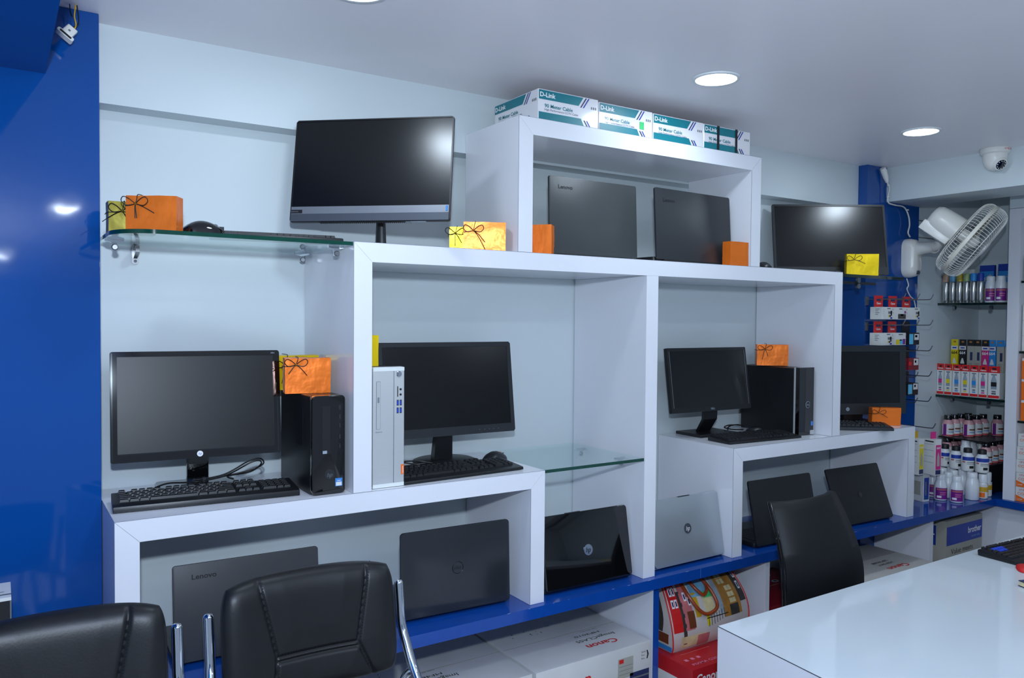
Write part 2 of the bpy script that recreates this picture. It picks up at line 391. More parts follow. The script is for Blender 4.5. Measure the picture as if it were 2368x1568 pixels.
for k in range(10):
    a = 2 * math.pi * k / 10
    if 1: B().lathe([(.0022, .046), (.0022, .0482), (0, .0488)], 8, (.0175 * math.cos(a), .0175 * math.sin(a), 0), mt).obj('led', 'ink_white', o)
txt('CP PLUS', .007, 'ink_red', t, (-.012, -.0595, -.013), ux=(.92, -.35, 0), align='C'); 

# ================================================================= generic builders
def gift(label, foil, loc, rot, w=.125, d=.05, h=.09, bow=(-.25, .25), tails=((.03, -.035), (-.005, -.04)), seed=1, bowmat='cord_black'):
    t = thing('gift_box', label, 'gift', loc, rot, 'foil gift boxes with cord bows'); rnd = random.Random(seed)
    b = B(); b.box(-w / 2, w / 2, 0, d, 0, h)
    bmesh.ops.subdivide_edges(b.bm, edges=b.bm.edges[:], cuts=5, use_grid_fill=True)
    for v in b.bm.verts:
        n = noise.noise_vector(v.co * 22 + Vector((seed * 3.1, 0, 0))) * .0016
        if v.co.z < .001: n.z = 0
        v.co += n
        if v.co.z < 0: v.co.z = 0
    b.obj('wrapped_box', foil, t, smooth=50)
    B().box(-w / 2 + .0, w / 2, d + .0003, d + .0012, h * .3, h * .34).obj('paper_fold', foil, t)
    if bow is None: return t
    kx, kz = bow[0] * w, h * (1 - bow[1]) ; y = -.004
    c = B(); rr = .0011
    for sgn in (-1, 1):
        c.tube(smoothpath([(kx, y, kz), (kx + sgn * .014, y - .006, kz + .012), (kx + sgn * .026, y - .008, kz + .016), (kx + sgn * .031, y - .006, kz + .006), (kx + sgn * .02, y - .004, kz - .004), (kx, y, kz)], 5), rr, 6)
    for tx, tz in tails: c.tube(smoothpath([(kx, y, kz), (kx + tx * .4, y - .004, kz + tz * .3), (kx + tx, y - .003, max(kz + tz, .003))], 5), rr, 6)
    c.tube(smoothpath([(kx, y + .001, kz), (kx + .003, -.0035, h - .01), (kx + .006, -.002, h + .002), (kx + .006, d, h + .003)], 5), rr, 6)
    c.tube(smoothpath([(kx, y + .001, kz), (-w / 2 + .01, -.0035, kz - .004), (-w / 2 - .0025, .003, kz - .005), (-w / 2 - .0025, d, kz - .005)], 5), rr, 6)
    o = c.obj('cord_bow', bowmat, t, smooth=60)
    B().lathe([(.0012, -.0035), (.0036, 0), (.0012, .0035)], 8, (kx, y - .002, kz)).obj('knot', 'cord_gold', o, smooth=60)
    return t
KEYM = {}
def key_mesh(w, dp, m):
    k = (round(w, 4), round(dp, 4), m)
    if k not in KEYM:
        b = B(); i = min(.0022, w * .15)
        b.loft([[(-w / 2, -dp / 2, 0), (w / 2, -dp / 2, 0), (w / 2, dp / 2, 0), (-w / 2, dp / 2, 0)],
                [(-w / 2 + i, -dp / 2 + i * .8, .0065), (w / 2 - i, -dp / 2 + i * .8, .0065), (w / 2 - i, dp / 2 - i * .6, .0065), (-w / 2 + i, dp / 2 - i * .6, .0065)]])
        KEYM[k] = b.mesh('key', m)
    return KEYM[k]
ROWS = [[1, -.6, 1, 1, 1, 1, -.5, 1, 1, 1, 1, -.5, 1, 1, 1, 1], [1] * 13 + [2], [1.5] + [1] * 12 + [1.5], [1.75] + [1] * 11 + [2.25], [2.25] + [1] * 10 + [2.75], [1.25, 1.25, 1.25, 6.25, 1.25, 1.25, 1.25, 1.25]]
NAV = [[1, 1, 1], [1, 1, 1], [1, 1, 1], [-3], [-1, 1, -1], [1, 1, 1]]
NUM = [[-4], [1, 1, 1, 1], [1, 1, 1, 1], [1, 1, 1, 1], [1, 1, 1, 1], [2, 1, 1]]
def keyboard(label, loc, rot, w=.445, d=.13, hb=.024, hf=.013, each=False, body='black_plastic', kmat='key_plastic', r=.006, lip=.016, blue=False):
    """origin: front edge centre on the desk, length along x, back towards +y"""
    t = thing('keyboard', label, 'keyboard', loc, rot)
    b = B(); prof = [(0, .001), (.002, hf * .8), (lip, hf), (d - .006, hb), (d, hb - .004), (d - .002, .001)]
    b.loft([[(-w / 2 + dx, y * (1 - .0) + (dx * .3 if y < .01 else 0), z) for y, z in prof] for dx in (0, )] + [[(w / 2, y, z) for y, z in prof]])
    b.bevel(.0022, 2).obj('case', body, t, smooth=40)
    bluej = B(); u = (w - .03) / 22.9; rd = (d - lip - .014) / 6.3; joined = B() if not each else None; sl = math.atan2(hb - hf, d - lip - .006); x00 = -w / 2 + .015
    holes = []
    for sec, xoff in ((ROWS, 0), (NAV, 15.35), (NUM, 18.75)):
        for ri, row in enumerate(sec):
            x = x00 + xoff * u; y = lip + .006 + rd * (5.3 - ri + (.3 if ri == 0 else 0)) + rd / 2
            for kw in row:
                kwid = abs(kw) * u
                if kw > 0:
                    z = hf + (y - lip) * math.tan(sl) - .0005; me = key_mesh(kwid - .0012, rd - .0012, kmat if not (blue and ri in (1, 2) and 0 < x - x00 < u * 4) else 'usb_blue')
                    if each:
                        k = put('key', me, t, (x + kwid / 2, y, z), (sl, 0, 0))
                    else:
                        jb = bluej if blue and ri in (1, 2) and 0 < x - x00 < u * 4 else joined; n0 = len(jb.bm.verts); jb.bm.from_mesh(me); jb.bm.verts.ensure_lookup_table()
                        mm = Matrix.Translation((x + kwid / 2, y, z)) @ Matrix.Rotation(sl, 4, 'X')
                        for v in jb.bm.verts[n0:]: v.co = mm @ v.co
                x += kwid
    if not each:
        o = joined.obj('keys', kmat, t); o['kind'] = 'stuff'
        if blue: o = bluej.obj('blue_keys', 'usb_blue', t); o['kind'] = 'stuff'
    return t
def mouse(label, loc, rot, l=.11, w=.062, h=.037, m='black_gloss', wheel='dark_bezel', tail=None, strip=None):
    t = thing('computer_mouse', label, 'mouse', loc, rot); b = B(); rings = []
    for i in range(13):
        f = i / 12; x = -l / 2 + l * f; hw = w / 2 * (max(0, 1 - abs(2 * f - 1) ** 3.2)) ** .5 * (.9 + .1 * f) + .0015; hz = h * max(.06, (math.sin(math.pi * (f * .86 + .10)) ** .8) * (1 - .25 * (1 - f)))
        rings.append([(x, hw * math.cos(R(a)) * (1 if a <= 180 else 1), .0012 if a > 180 or a in (0, 180) else .0012 + hz * math.sin(R(a)) ** .8) for a in (0, 20, 45, 70, 90, 110, 135, 160, 180, 215, 270, 325)])
    b.loft(rings).obj('shell', m, t, smooth=60)
    B().lathe([(.008, -.003), (.009, 0), (.008, .003)], 14, (0, 0, 0), Matrix.Translation((-l * .27, 0, h * .66 - .005)) @ Matrix.Rotation(R(90), 4, 'X')).obj('wheel', strip or wheel, t, smooth=40)
    B().box(-l / 2 + .004, -l * .1, -.0004, .0004, h * .2, h * .62).obj('seam', 'dark_bezel', t)
    if tail: B().tube(smoothpath(tail, 6), .0017, 6).obj('cable', 'cable_black', t, smooth=60)
    return t
def tilted(root_name, label, cat, b, yaw, tilt, group=None):
    """thing at base point b; returns root and matrix for tilted panel parts (x right, y back, z up along the panel)"""
    t = thing(root_name, label, cat, b, yaw, group); return t, Matrix.Rotation(-R(tilt), 4, 'X')
def logo_hp(parent, c, r, mt, back='ink_white', ink='ink_blue', ring=None):
    o = B().prism(disc(r, 28, c[0], c[1]), 'y', c[2] - .0012, c[2]).xf(mt).obj('emblem', back, parent, smooth=30)
    p = mt @ Vector((c[0], c[2] - .0018, c[1] - r * .42)); ux = mt.to_3x3() @ Vector((1, 0, 0)); uy = mt.to_3x3() @ Vector((.0, 0, 1))
    txt('hp', r * .95, ink, parent, p, ux, uy, width=r * 1.1, align='C', bold=-.005, shear=.3)

def monitor(label, b, z0, w, h, yaw, tilt, bez=(.012, .012, .016, .02), mat_case='black_gloss', mat_screen='screen_matt', th=.03, base=None, neck=None, name='monitor', cat='monitor', r=.006, inset=.002):
    """b: point on the shelf below the panel's bottom centre; z0: height of the panel's lower edge above it; bez = left,right,top,bottom"""
    t = thing(name, label, cat, b, yaw); mt = Matrix.Translation((0, 0, z0)) @ Matrix.Rotation(-R(tilt), 4, 'X')
    l, rr, tp, bo = bez
    # front bezel as a frame, casing behind it, screen recessed
    out = rrect(w, h, r, 4, 0, h / 2); x0, x1, zz0, zz1 = -w / 2 + l, w / 2 - rr, bo, h - tp
    B().prism(out, 'y', .003, th * .55).xf(mt).obj('casing', mat_case, t, smooth=30)
    B().prism(rrect(w * .8, h * .7, .02, 4, 0, h * .5), 'y', th * .55 + .0002, th).xf(mt).obj('rear_cover', 'black_matte', t, smooth=30)
    bz = B()
    for q in ([(-w / 2 + r, h), (-w / 2, h - r), (-w / 2, r), (-w / 2 + r, 0), (x0, zz0), (x0, zz1)], [(w / 2 - r, 0), (w / 2, r), (w / 2, h - r), (w / 2 - r, h), (x1, zz1), (x1, zz0)],
              [(-w / 2 + r, h), (x0, zz1), (x1, zz1), (w / 2 - r, h)], [(-w / 2 + r, 0), (w / 2 - r, 0), (x1, zz0), (x0, zz0)]): bz.prism(q, 'y', 0, .0029)
    bz.xf(mt).obj('bezel', mat_case, t)
    B().box(x0, x1, inset, inset + .0008, zz0, zz1).xf(mt).obj('screen', mat_screen, t)
    if neck:
        neck(t)
    return t, mt

def laptop(label, b, w, h, yaw, tilt, m, th=.008, r=.012, base_d=None, rim=None):
    """b: lower centre of the lid's outer face; the lid leans back, the keyboard half lies behind it"""
    t = thing('laptop', label, 'laptop', b, yaw, 'laptops standing open with their lids to the viewer'); mt = Matrix.Translation((0, 0, .006)) @ Matrix.Rotation(-R(tilt), 4, 'X')
    B().prism(rrect(w, h, r, 5, 0, h / 2 + .004), 'y', 0, th).bevel(.0018, 2).xf(mt).obj('lid', m, t, smooth=35)
    o = B().box(-w / 2 + .012, w / 2 - .012, th + .0002, th + .001, .016, h - .008).xf(mt).obj('display', 'screen_dark', t)
    bd = base_d or h
    k = B().prism(rrect(w, bd, .012, 4, 0, bd / 2 + .016), 'z', .0015, .019).bevel(.002, 2).obj('keyboard_half', 'black_plastic' if m not in ('silver_lid',) else 'silver_lid', t, smooth=35)
    q = B()
    for i in range(6):
        for j in range(14):
            x = -w * .42 + w * .84 * j / 14; y = .05 + bd * .55 * i / 6; q.box(x, x + w * .84 / 14 - .002, y, y + bd * .55 / 6 - .002, .0189, .0205)
    q = q.obj('keys', 'key_plastic', k); q['kind'] = 'stuff'
    B().tube([(-w * .4, .012, .012), (w * .4, .012, .012)], .0075, 12).obj('hinge', 'black_plastic', t, smooth=50)
    return t, mt
def on(mt, x, y, z): return mt @ Vector((x, y, z))
def ax3(mt): m = mt.to_3x3(); return m @ Vector((1, 0, 0)), m @ Vector((0, 0, 1))

# ================================================================= screens and computers on the frames
def neck_round(t, x, y, z0, z1, r0, r1, base_r, base_h=.012, m='black_plastic', ell=1.0):
    B().loft([[(x + r * math.cos(2 * math.pi * i / 16), y + r * .7 * math.sin(2 * math.pi * i / 16), z) for i in range(16)] for r, z in ((r0, z0), (r1, z1))]).obj('neck', m, t, smooth=40)
    b = B().lathe([(base_r, .001), (base_r, base_h * .5), (base_r * .93, base_h), (0, base_h * 1.15)], 40, (0, 0, 0)); b.xf(Matrix.Translation((x, y, 0)) @ Matrix.Diagonal((1, ell, 1, 1))); b.obj('foot', m, t, smooth=40)
# all-in-one computer on the big frame
t, mt = monitor('wide all-in-one screen with grey chin, turned on the top of the large frame', (.672, .10, ZM), .0705, .480, .311, -42, 9.5, (.004, .004, .004, .046), 'black_plastic', 'screen', .024, name='all_in_one_computer', cat='computer')
B().box(-.2365, .2365, -.0012, .0028, .024, .0455).xf(mt).obj('chin_strip', 'chin_light', t); B().box(-.237, .237, -.0018, .0028, .0015, .0238).xf(mt).obj('speaker_bar', 'chin_dark', t)
B().box(-.2385, -.202, -.0026, -.0014, .026, .036).xf(mt).obj('name_tag', 'ink_black', t)
u, v = ax3(mt); txt('Lenovo', .0055, 'ink_grey', t, on(mt, -.236, -.0030, .0285), u, v)
B().box(.228, .2335, -.0026, -.0014, .028, .043).xf(mt).obj('sticker', 'sticker_blue', t)
b = B()
for i in range(46): b.box(-.15 + i * .006, -.1465 + i * .006, .003, .018, -.0012, -.0002)
o = b.xf(mt).obj('vent', 'ink_black', t); o['kind'] = 'stuff'
B().box(.11, .17, .004, .012, -.0016, -.0004).xf(mt).obj('rating_label', 'ink_greyblue', t)
neck_round(t, .0, .115, .013, .15, .017, .012, .07, m='dark_bezel'); B().box(-.02, .02, .036, .125, .125, .15).bevel(.004, 1).obj('hinge_arm', 'dark_bezel', t)
# monitor with white badge, protective film on its bezel
t, mt = monitor('glossy black monitor with a round white badge, beside the blue pier', (.237, .225, ZL), .096, .437, .293, -5, 7.4, (.017, .019, .014, .023), 'black_gloss', 'screen_matt', .035)
logo_hp(t, (.0, .0115, -.0004), .0078, mt)
u, v = ax3(mt); txt('20kd', .004, 'ink_greyblue', t, on(mt, .205, -.0012, .2835), u, v, align='R')
for k, q in enumerate((((-.216, -.2125), (.004, .289)), ((.208, .2115), (.004, .2)), ((-.2, .2), (.0205, .0225)))):
    B().box(q[0][0], q[0][1], -.0024, -.0016, q[1][0], q[1][1]).xf(mt).obj('film_strip', 'clear_film', t)
B().box(-.029, .029, .05, .075, .012, .17).bevel(.006, 2).obj('neck', 'black_gloss', t, smooth=40)
B().prism(rrect(.21, .15, .02, 4, .0, .075), 'z', .001, .012).bevel(.003, 1).obj('foot', 'film_grey', t, smooth=40)
# tower beside it
t = thing('desktop_tower', 'slim black desktop tower with vent, two gift boxes on its top', 'computer', (.5285, .03, ZL + .0006))
B().box(-.0465, .0465, .012, .275, .001, .268).bevel(.004, 2).obj('case', 'black_plastic', t, smooth=40)
B().prism(rrect(.093, .27, .012, 4, 0, .135), 'y', -.006, .0118).bevel(.003, 2).obj('front_panel', 'black_gloss', t, smooth=40)
b = B()
for i in range(26): b.box(-.0476, -.0464, .07, .125, .125 + i * .0042, .1265 + i * .0042)
o = b.obj('side_vent', 'ink_black', t); o['kind'] = 'stuff'
B().box(-.020, .004, -.0072, -.0058, .11, .24).bevel(.0005, 1).obj('disc_door', 'black_plastic', t)
B().box(-.018, -.006, -.0080, -.0070, .112, .120).obj('film_tab', 'ink_greyblue', t)
for i, z in enumerate((.23, .205, .18, .15, .125)): B().box(.028, .033, -.0072, -.0058, z, z + .012).obj('port', 'dark_bezel', t)
o = B().prism(disc(.014, 28, .002, .055), 'y', -.0068, -.0062).obj('emblem', 'dark_bezel', t); txt('hp', .012, 'ink_grey', t, (.002, -.0075, .048), width=.016, align='C', bold=-.005, shear=.3)
B().box(.018, .038, -.0070, -.0060, .02, .042).obj('sticker', 'sticker_blue', t); txt('intel', .004, 'ink_white', t, (.028, -.0076, .034), align='C'); B().box(.020, .036, -.0074, -.0068, .0215, .0315).obj('sticker_label', 'card_white', t)
# silver tower
t = thing('desktop_tower', 'silver desktop tower with round power button beside the white post', 'computer', (.7035, .03, ZL + .0006))
B().box(-.046, .046, .01, .285, .001, .338).bevel(.003, 1).obj('case', 'black_plastic', t)
B().prism(rrect(.096, .343, .006, 3, 0, .1715), 'y', -.008, .0098).bevel(.002, 2).obj('front_panel', 'silver_case', t, smooth=40)
for z in (.001, .331): B().box(-.0478, .0478, -.0086, .0095, z, z + .0105).obj('end_cap', 'silver_cap', t)
B().box(.0150, .0160, -.0088, -.0078, .012, .331).obj('groove', 'seam', t)
B().prism(rrect(.0125, .135, .002, 3, -.032, .235), 'y', -.0086, -.0078).obj('disc_slot', 'seam', t); B().prism(rrect(.0113, .1338, .0018, 3, -.032, .235), 'y', -.0092, -.0084).obj('disc_tray', 'silver_case', t)
B().prism(rrect(.0055, .016, .001, 2, -.032, .25), 'y', -.0096, -.009).obj('eject_button', 'chin_light', t)
B().lathe([(.0082, 0), (.0085, .001), (.0075, .002), (0, .0016)], 24, (0, 0, 0), Matrix.Translation((.0315, -.0082, .322 - .0)) @ Matrix.Rotation(R(90), 4, 'X')).obj('power_button', 'chrome', t, smooth=40)
B().box(.026, .0285, -.0088, -.0078, .257, .287).obj('card_slot', 'ink_black', t)
for z in (.278, .263): B().prism(disc(.0033, 14, .0365, z), 'y', -.0088, -.0078).obj('audio_jack', 'ink_black', t)
for x in (.0275, .0370):
    for z in (.232, .210): o = B().box(x - .003, x + .003, -.0086, -.0078, z, z + .016).obj('usb_port', 'ink_black', t); B().box(x - .0022, x + .0012, -.0090, -.0084, z + .002, z + .014).obj('tongue', 'usb_blue', o)
txt('ideacentre', .0035, 'ink_grey', t, (-.0405, -.0086, .158)); B().box(.0385, .0475, -.0090, -.0078, .034, .062).obj('side_tag', 'ink_orange', t); txt('Lenovo', .005, 'ink_white', t, (.0455, -.0096, .037), ux=(0, 0, 1), uy=(-1, 0, 0))
# plain black monitor
t, mt = monitor('matt black monitor behind the silver tower in the left bay', (1.016, .22, ZL), .099, .49, .307, -1.5, 7.8, (.016, .014, .015, .028), 'dark_bezel', 'screen_dark', .032)
for i, x in enumerate((.105, .125, .142, .158, .178)): B().box(x, x + .0015, -.0008, -.0001, .012, .0135).xf(mt).obj('button_mark', 'ink_greyblue', t)
B().loft([[(-.034, .06, .013), (.034, .06, .013), (.03, .095, .013), (-.03, .095, .013)], [(-.026, .045, .17), (.026, .045, .17), (.024, .07, .17), (-.024, .07, .17)]]).obj('neck', 'black_plastic', t)
b = B().lathe([(.108, .001), (.108, .007), (.098, .011), (0, .0135)], 44); b.xf(Matrix.Translation((.012, .075, 0)) @ Matrix.Diagonal((1, .92, 1, 1))); b.obj('foot', 'black_plastic', t, smooth=40)
# small monitor in the right bay
t, mt = monitor('small black monitor on a flat square foot in the right bay', (2.25, .23, ZS), .112, .45, .263, -2, 8.7, (.014, .012, .013, .021), 'black_plastic', 'screen_dark', .03, r=.003)
for x in (-.2135, .2125): B().box(x, x + .0012, -.001, -.0001, .02, .25).xf(mt).obj('silver_line', 'chin_light', t)
u, v = ax3(mt); txt('DELL', .0075, 'ink_greyblue', t, on(mt, .0, -.0012, .0065), u, v, align='C')
B().loft([[(.015, .10, .0125), (.085, .10, .0125), (.085, .115, .0125), (.015, .115, .0125)], [(.0, .05, .07), (.075, .05, .07), (.075, .065, .07), (.0, .065, .07)], [(-.005, .045, .19), (.075, .045, .19), (.075, .058, .19), (-.005, .058, .19)]]).obj('neck', 'black_plastic', t)
B().prism(rrect(.215, .15, .004, 3, .055, .09), 'z', .001, .0122).bevel(.002, 1).obj('foot', 'black_plastic', t)
# its tower
t = thing('desktop_tower', 'black desktop tower with a silver front edge and a gift box on top, right bay', 'computer', (2.655, .078, ZS + .0006))
B().box(-.047, .047, .03, .315, .001, .285).bevel(.003, 1).obj('case', 'black_plastic', t)
B().prism([(-.047, .003), (.040, -.004), (.047, .003), (.047, .0295), (-.047, .0295)], 'z', .001, .288).obj('front_panel', 'black_gloss', t)
B().box(-.0478, -.0445, .022, .0305, .001, .2885).obj('silver_edge', 'silver_case', t); B().box(.02, .046, -.0045, .003, .002, .02).obj('silver_corner', 'silver_case', t)
o = B().prism(disc(.0145, 28, .004, .13), 'y', -.0022, -.0012).obj('badge_ring', 'ink_greyblue', t); B().prism(disc(.0125, 28, .004, .13), 'y', -.0028, -.002).obj('badge_centre', 'ink_black', t); txt('DELL', .007, 'ink_greyblue', t, (.004, -.0034, .1265), align='C', width=.02)
B().box(.024, .036, -.0048, -.0020, .04, .058).obj('sticker', 'sticker_blue', t)
for k, y0 in enumerate((.14, .19)):
    b = B(); rnd = random.Random(k)
    for i in range(14):
        for j in range(4): b.box(-.0482, -.0470, y0 + j * .008 + (i % 2) * .004, y0 + j * .008 + .003 + (i % 2) * .004, .145 + i * .0062, .148 + i * .0062)
    o = b.obj('side_vent', 'dark_bezel', t); o['kind'] = 'stuff'
# screens far right
t, mt = monitor('black all-in-one screen with a bright glare on the dark edged glass shelf', (2.936, .165, 1.8242), .010, .508, .330, -35, 11.5, (.009, .009, .010, .034), 'dark_bezel', 'screen', .03, name='all_in_one_computer', cat='computer', r=.004)
u, v = ax3(mt); txt('DELL', .008, 'ink_greyblue', t, on(mt, .02, -.0012, .0075), u, v)
for i in range(7): B().box(-.12 + i * .02, -.113 + i * .02, -.001, -.0001, .006, .0072).xf(mt).obj('button_mark', 'ink_black', t)
for x in (-.05, .14): B().box(x - .02, x + .02, .02, .12, .0008, .006).obj('foot', 'black_plastic', t); B().prism([(.07, .0062), (.085, .0062), (.052, .09), (.044, .09)], 'x', x - .015, x + .015).obj('leg', 'black_plastic', t)
t, mt = monitor('charcoal all-in-one screen with a small round badge on the low right frame', (3.215, .2, ZS), .042, .513, .328, -21.3, 1.8, (.034, .034, .028, .052), 'laptop_charcoal', 'screen_dark', .04, name='all_in_one_computer', cat='computer', r=.008)
logo_hp(t, (-.06, .026, -.0004), .009, mt, 'ink_greyblue', 'ink_charcoal'); B().lathe([(.002, 0), (.002, .0005)], 10, (0, 0, 0), mt @ Matrix.Translation((-.1, -.0001, .314)) @ Matrix.Rotation(R(90), 4, 'X')).obj('webcam', 'ink_black', t)
B().box(-.1, .1, .02, .14, .001, .009).obj('foot', 'black_plastic', t); B().box(-.05, .05, .045, .06, .0092, .09).obj('neck', 'black_plastic', t)

# ---------------------------------------------------------------- keyboards and mice
t = keyboard('black keyboard with a folded cable in front of the badge monitor', (.2325, .068, ZL + .0005), -4.5, .452, .132, .026, .019, each=True, lip=.02)
B().tube(smoothpath([(-.14, .128, .014), (-.13, .145, .022), (-.09, .15, .034), (-.03, .14, .034), (.05, .13, .045), (.12, .135, .075), (.145, .14, .079), (.15, .14, .068), (.12, .135, .05), (.06, .13, .044), (.075, .128, .035)], 6), .0022, 6).obj('cable', 'cable_black', t, smooth=60)
B().tube(smoothpath([(-.03, .143, .037), (.05, .133, .049), (.115, .138, .079), (.148, .143, .084), (.157, .143, .068), (.12, .138, .054), (.05, .133, .044)], 6), .0022, 6).obj('cable', 'cable_black', t, smooth=60)
B().box(-.004, .004, .134, .146, .033, .045).obj('cable_tie', 'strap_black', t)
t = keyboard('black keyboard beside the silver tower in the left bay', (.968, .032, ZL + .0005), 3.0, .428, .135, .022, .012, each=True, lip=.022, r=.01)
c = thing('cable_bundle', 'bundled black cable behind the keyboard beside the silver tower', 'cable', (.832, .186, ZL + .0005)); B().tube(smoothpath([(-.09, -.02, .012), (-.06, .02, .014), (0, .035, .026), (.06, .02, .016), (.09, .0, .006), (.04, -.015, .012), (-.03, -.012, .02), (-.08, .0, .016), (-.05, .03, .01), (.03, .03, .016), (.09, .012, .022)], 7), .0024, 6).obj('loop', 'cable_black', c, smooth=60); B().tube(smoothpath([(-.07, .01, .006), (-.02, .02, .03), (.05, .018, .03), (.10, .0, .02), (.13, .02, .004)], 6), .0024, 6).obj('loop', 'cable_black', c, smooth=60)
mouse('black mouse with an orange wheel behind the keyboard in the left bay', (1.18, .216, ZL + .0005), 200, .105, .06, .038, 'black_plastic', strip='ink_orange')
keyboard('small black keyboard in front of the small monitor, right bay', (2.37, .052, ZS + .0005), -4, .404, .125, .020, .010, lip=.012)
mouse('black mouse beside the small monitor and tower, right bay', (2.51, .225, ZS + .0005), -15, .1, .058, .034, 'black_plastic', tail=[(-.05, 0, .01), (-.07, .008, .005), (-.085, -.005, .003)])
c = thing('cable_bundle', 'coiled black cable between the small monitor and the tower', 'cable', (2.47, .31, ZS + .0005)); B().tube(smoothpath([(-.04, 0, .004), (-.01, .02, .02), (.05, .02, .024), (.07, 0, .014), (.03, -.01, .026), (-.03, .0, .03), (-.05, .01, .02), (0, .01, .008), (.06, .0, .004)], 6), .0028, 6).obj('loop', 'cable_black', c, smooth=60)
keyboard('black keyboard hanging over the front edge of the low right frame', (2.95, .073, ZS + .0005), -39, .385, .13, .024, .016, lip=.018, kmat='dark_bezel', body='laptop_charcoal')
mouse('black mouse on the glass shelf beside the orange gift box', (.222, .115, 1.8285), 180, .115, .062, .046, 'black_gloss')
keyboard('black keyboard lying on the rounded glass shelf', (.405, .062, 1.8285), -10, .34, .12, .022, .012)
mouse('black mouse on top of the large frame right of the small top frame', (2.40, .11, ZM + .0006), 20, .1, .06, .036, 'black_plastic')

# ---------------------------------------------------------------- laptops
t, mt = laptop('dark grey laptop lid with raised lettering behind the two leather chairs', (.340, .101, CT + .0006), .383, .249, -2, 6.3, 'laptop_grey', r=.008); u, v = ax3(mt); txt('Lenovo', .0135, 'ink_black', t, on(mt, -.145, -.0008, .213), u, v, width=.062, bold=.02)
t, mt = laptop('charcoal laptop lid with a round ring badge in the low left frame', (.952, .058, CT + .0006), .372, .258, -2.5, 2.4, 'laptop_dell', r=.012); u, v = ax3(mt)
b = B(); b.tube([(.018 * math.cos(2 * math.pi * i / 36) + .002, -.0004, .018 * math.sin(2 * math.pi * i / 36) + .135) for i in range(36)], .0011, 6, closed=True); b.xf(mt).obj('badge_ring', 'black_gloss', t, smooth=60); txt('DELL', .009, 'ink_black', t, on(mt, .002, -.0008, .1305), u, v, width=.027, align='C', bold=.02)
t, mt = laptop('glossy black laptop lid with a mirror round badge under the glass shelf', (1.453, .03, CT + .0006), .369, .245, -.7, 9.6, 'black_gloss', r=.014); logo_hp(t, (.0, .118, -.0004), .0185, mt, 'chrome', 'ink_black')
B().box(-.08, -.02, -.0006, .0086, .2476, .2502).xf(mt).obj('lid_notch', 'black_matte', t)
t, mt = laptop('silver laptop lid with a mirror round badge beside the bay post', (1.928, .029, CT + .0006), .363, .24, .8, 10.4, 'silver_lid', r=.014); logo_hp(t, (.0, .125, -.0004), .0185, mt, 'chin_dark', 'ink_white')
B().box(-.03, .03, -.0006, .0086, .2426, .2452).xf(mt).obj('lid_notch', 'black_matte', t)
laptop('plain black laptop on the counter left of the black chair back', (2.477, .017, CT + .0006), .377, .257, -1.9, 12.2, 'black_matte', r=.01)
t, mt = laptop('black laptop leaning back right of the black chair back', (3.035, .025, CT + .0006), .37, .252, -2.5, 21, 'black_matte', r=.01); logo_hp(t, (.0, .125, -.0004), .012, mt, 'black_gloss', 'ink_brown')
t, mt = laptop('slate grey laptop with faint lettering at the left in the small top frame', (1.496, .08, ZM + .0006), .385, .258, .4, 2.5, 'laptop_slate', r=.008); u, v = ax3(mt); txt('Lenovo', .013, 'laptop_grey', t, on(mt, -.155, -.0008, .222), u, v, width=.06, bold=.02)
t, mt = laptop('charcoal laptop with dark lettering at the right in the small top frame', (1.950, .05, ZM + .0006), .412, .257, 2.9, 3.6, 'laptop_charcoal', r=.008); u, v = ax3(mt); txt('Lenovo', .013, 'ink_black', t, on(mt, -.165, -.0008, .213), u, v, width=.06, bold=.02)

# ---------------------------------------------------------------- gift boxes
zg = 1.8285
gift('olive foil gift box half hidden behind an orange one on the rounded glass shelf', 'foil_olive', (.062, .15, zg), 0, .108, .05, .078, (-.22, .3), ((-.045, -.03), (.02, -.045)), 1)
gift('orange foil gift box on the rounded glass shelf', 'foil_orange', (.092, .062, zg), -28, .118, .05, .087, (-.3, .24), ((.045, -.022), (.0, -.035), (.004, -.035)), 2)
gift('bright orange foil gift box beside the small top frame', 'foil_orange', (1.03, .045, ZM + .0006), -30, .13, .05, .088, (-.26, .3), ((.035, -.035), (.036, -.058)), 3)
gift('yellow foil gift box half hidden behind a bright orange one', 'foil_gold', (1.022, .125, ZM + .0006), -30, .125, .045, .08, (-.35, .26), ((.0, -.04), (.02, -.03)), 4)
gift('orange foil gift box on the slim black tower', 'foil_orange', (.503, .12, 1.4095), -10, .125, .05, .098, (-.27, .18), ((.03, -.03), (-.02, -.025)), 5)
gift('yellow foil gift box behind the orange one on the slim black tower', 'foil_gold', (.519, .248, 1.4095), 0, .118, .05, .1, (-.35, .3), ((-.012, -.05), (.01, -.04)), 6)
gift('yellow foil gift box on the silver tower, mostly hidden by the white post', 'foil_gold', (.670, .06, 1.4842), 0, .036, .12, .088, None, (), 7)
gift('orange foil gift box at the left post inside the small top frame', 'foil_orange', (1.2335, .055, ZM + .0006), -48, .095, .042, .095, None, (), 8)
gift('orange foil gift box at the right post inside the small top frame', 'foil_orange', (2.135, .006, ZM + .0006), 0, .1, .038, .09, None, (), 9)
gift('yellow foil gift box on the dark edged glass shelf', 'foil_gold', (2.972, .038, 1.8242), -45, .132, .05, .095, (-.27, .26), ((.045, -.018),), 10)
gift('orange foil gift box on the tower in the right bay', 'foil_orange', (2.625, .235, 1.4252), -42, .132, .05, .092, (-.25, .22), ((-.012, -.045), (.012, -.03)), 11)
gift('orange foil gift box between a keyboard and the charcoal screen', 'foil_orange', (3.255, .085, ZS + .0006), -38, .13, .045, .082, (-.28, .3), ((.04, -.02),), 12)

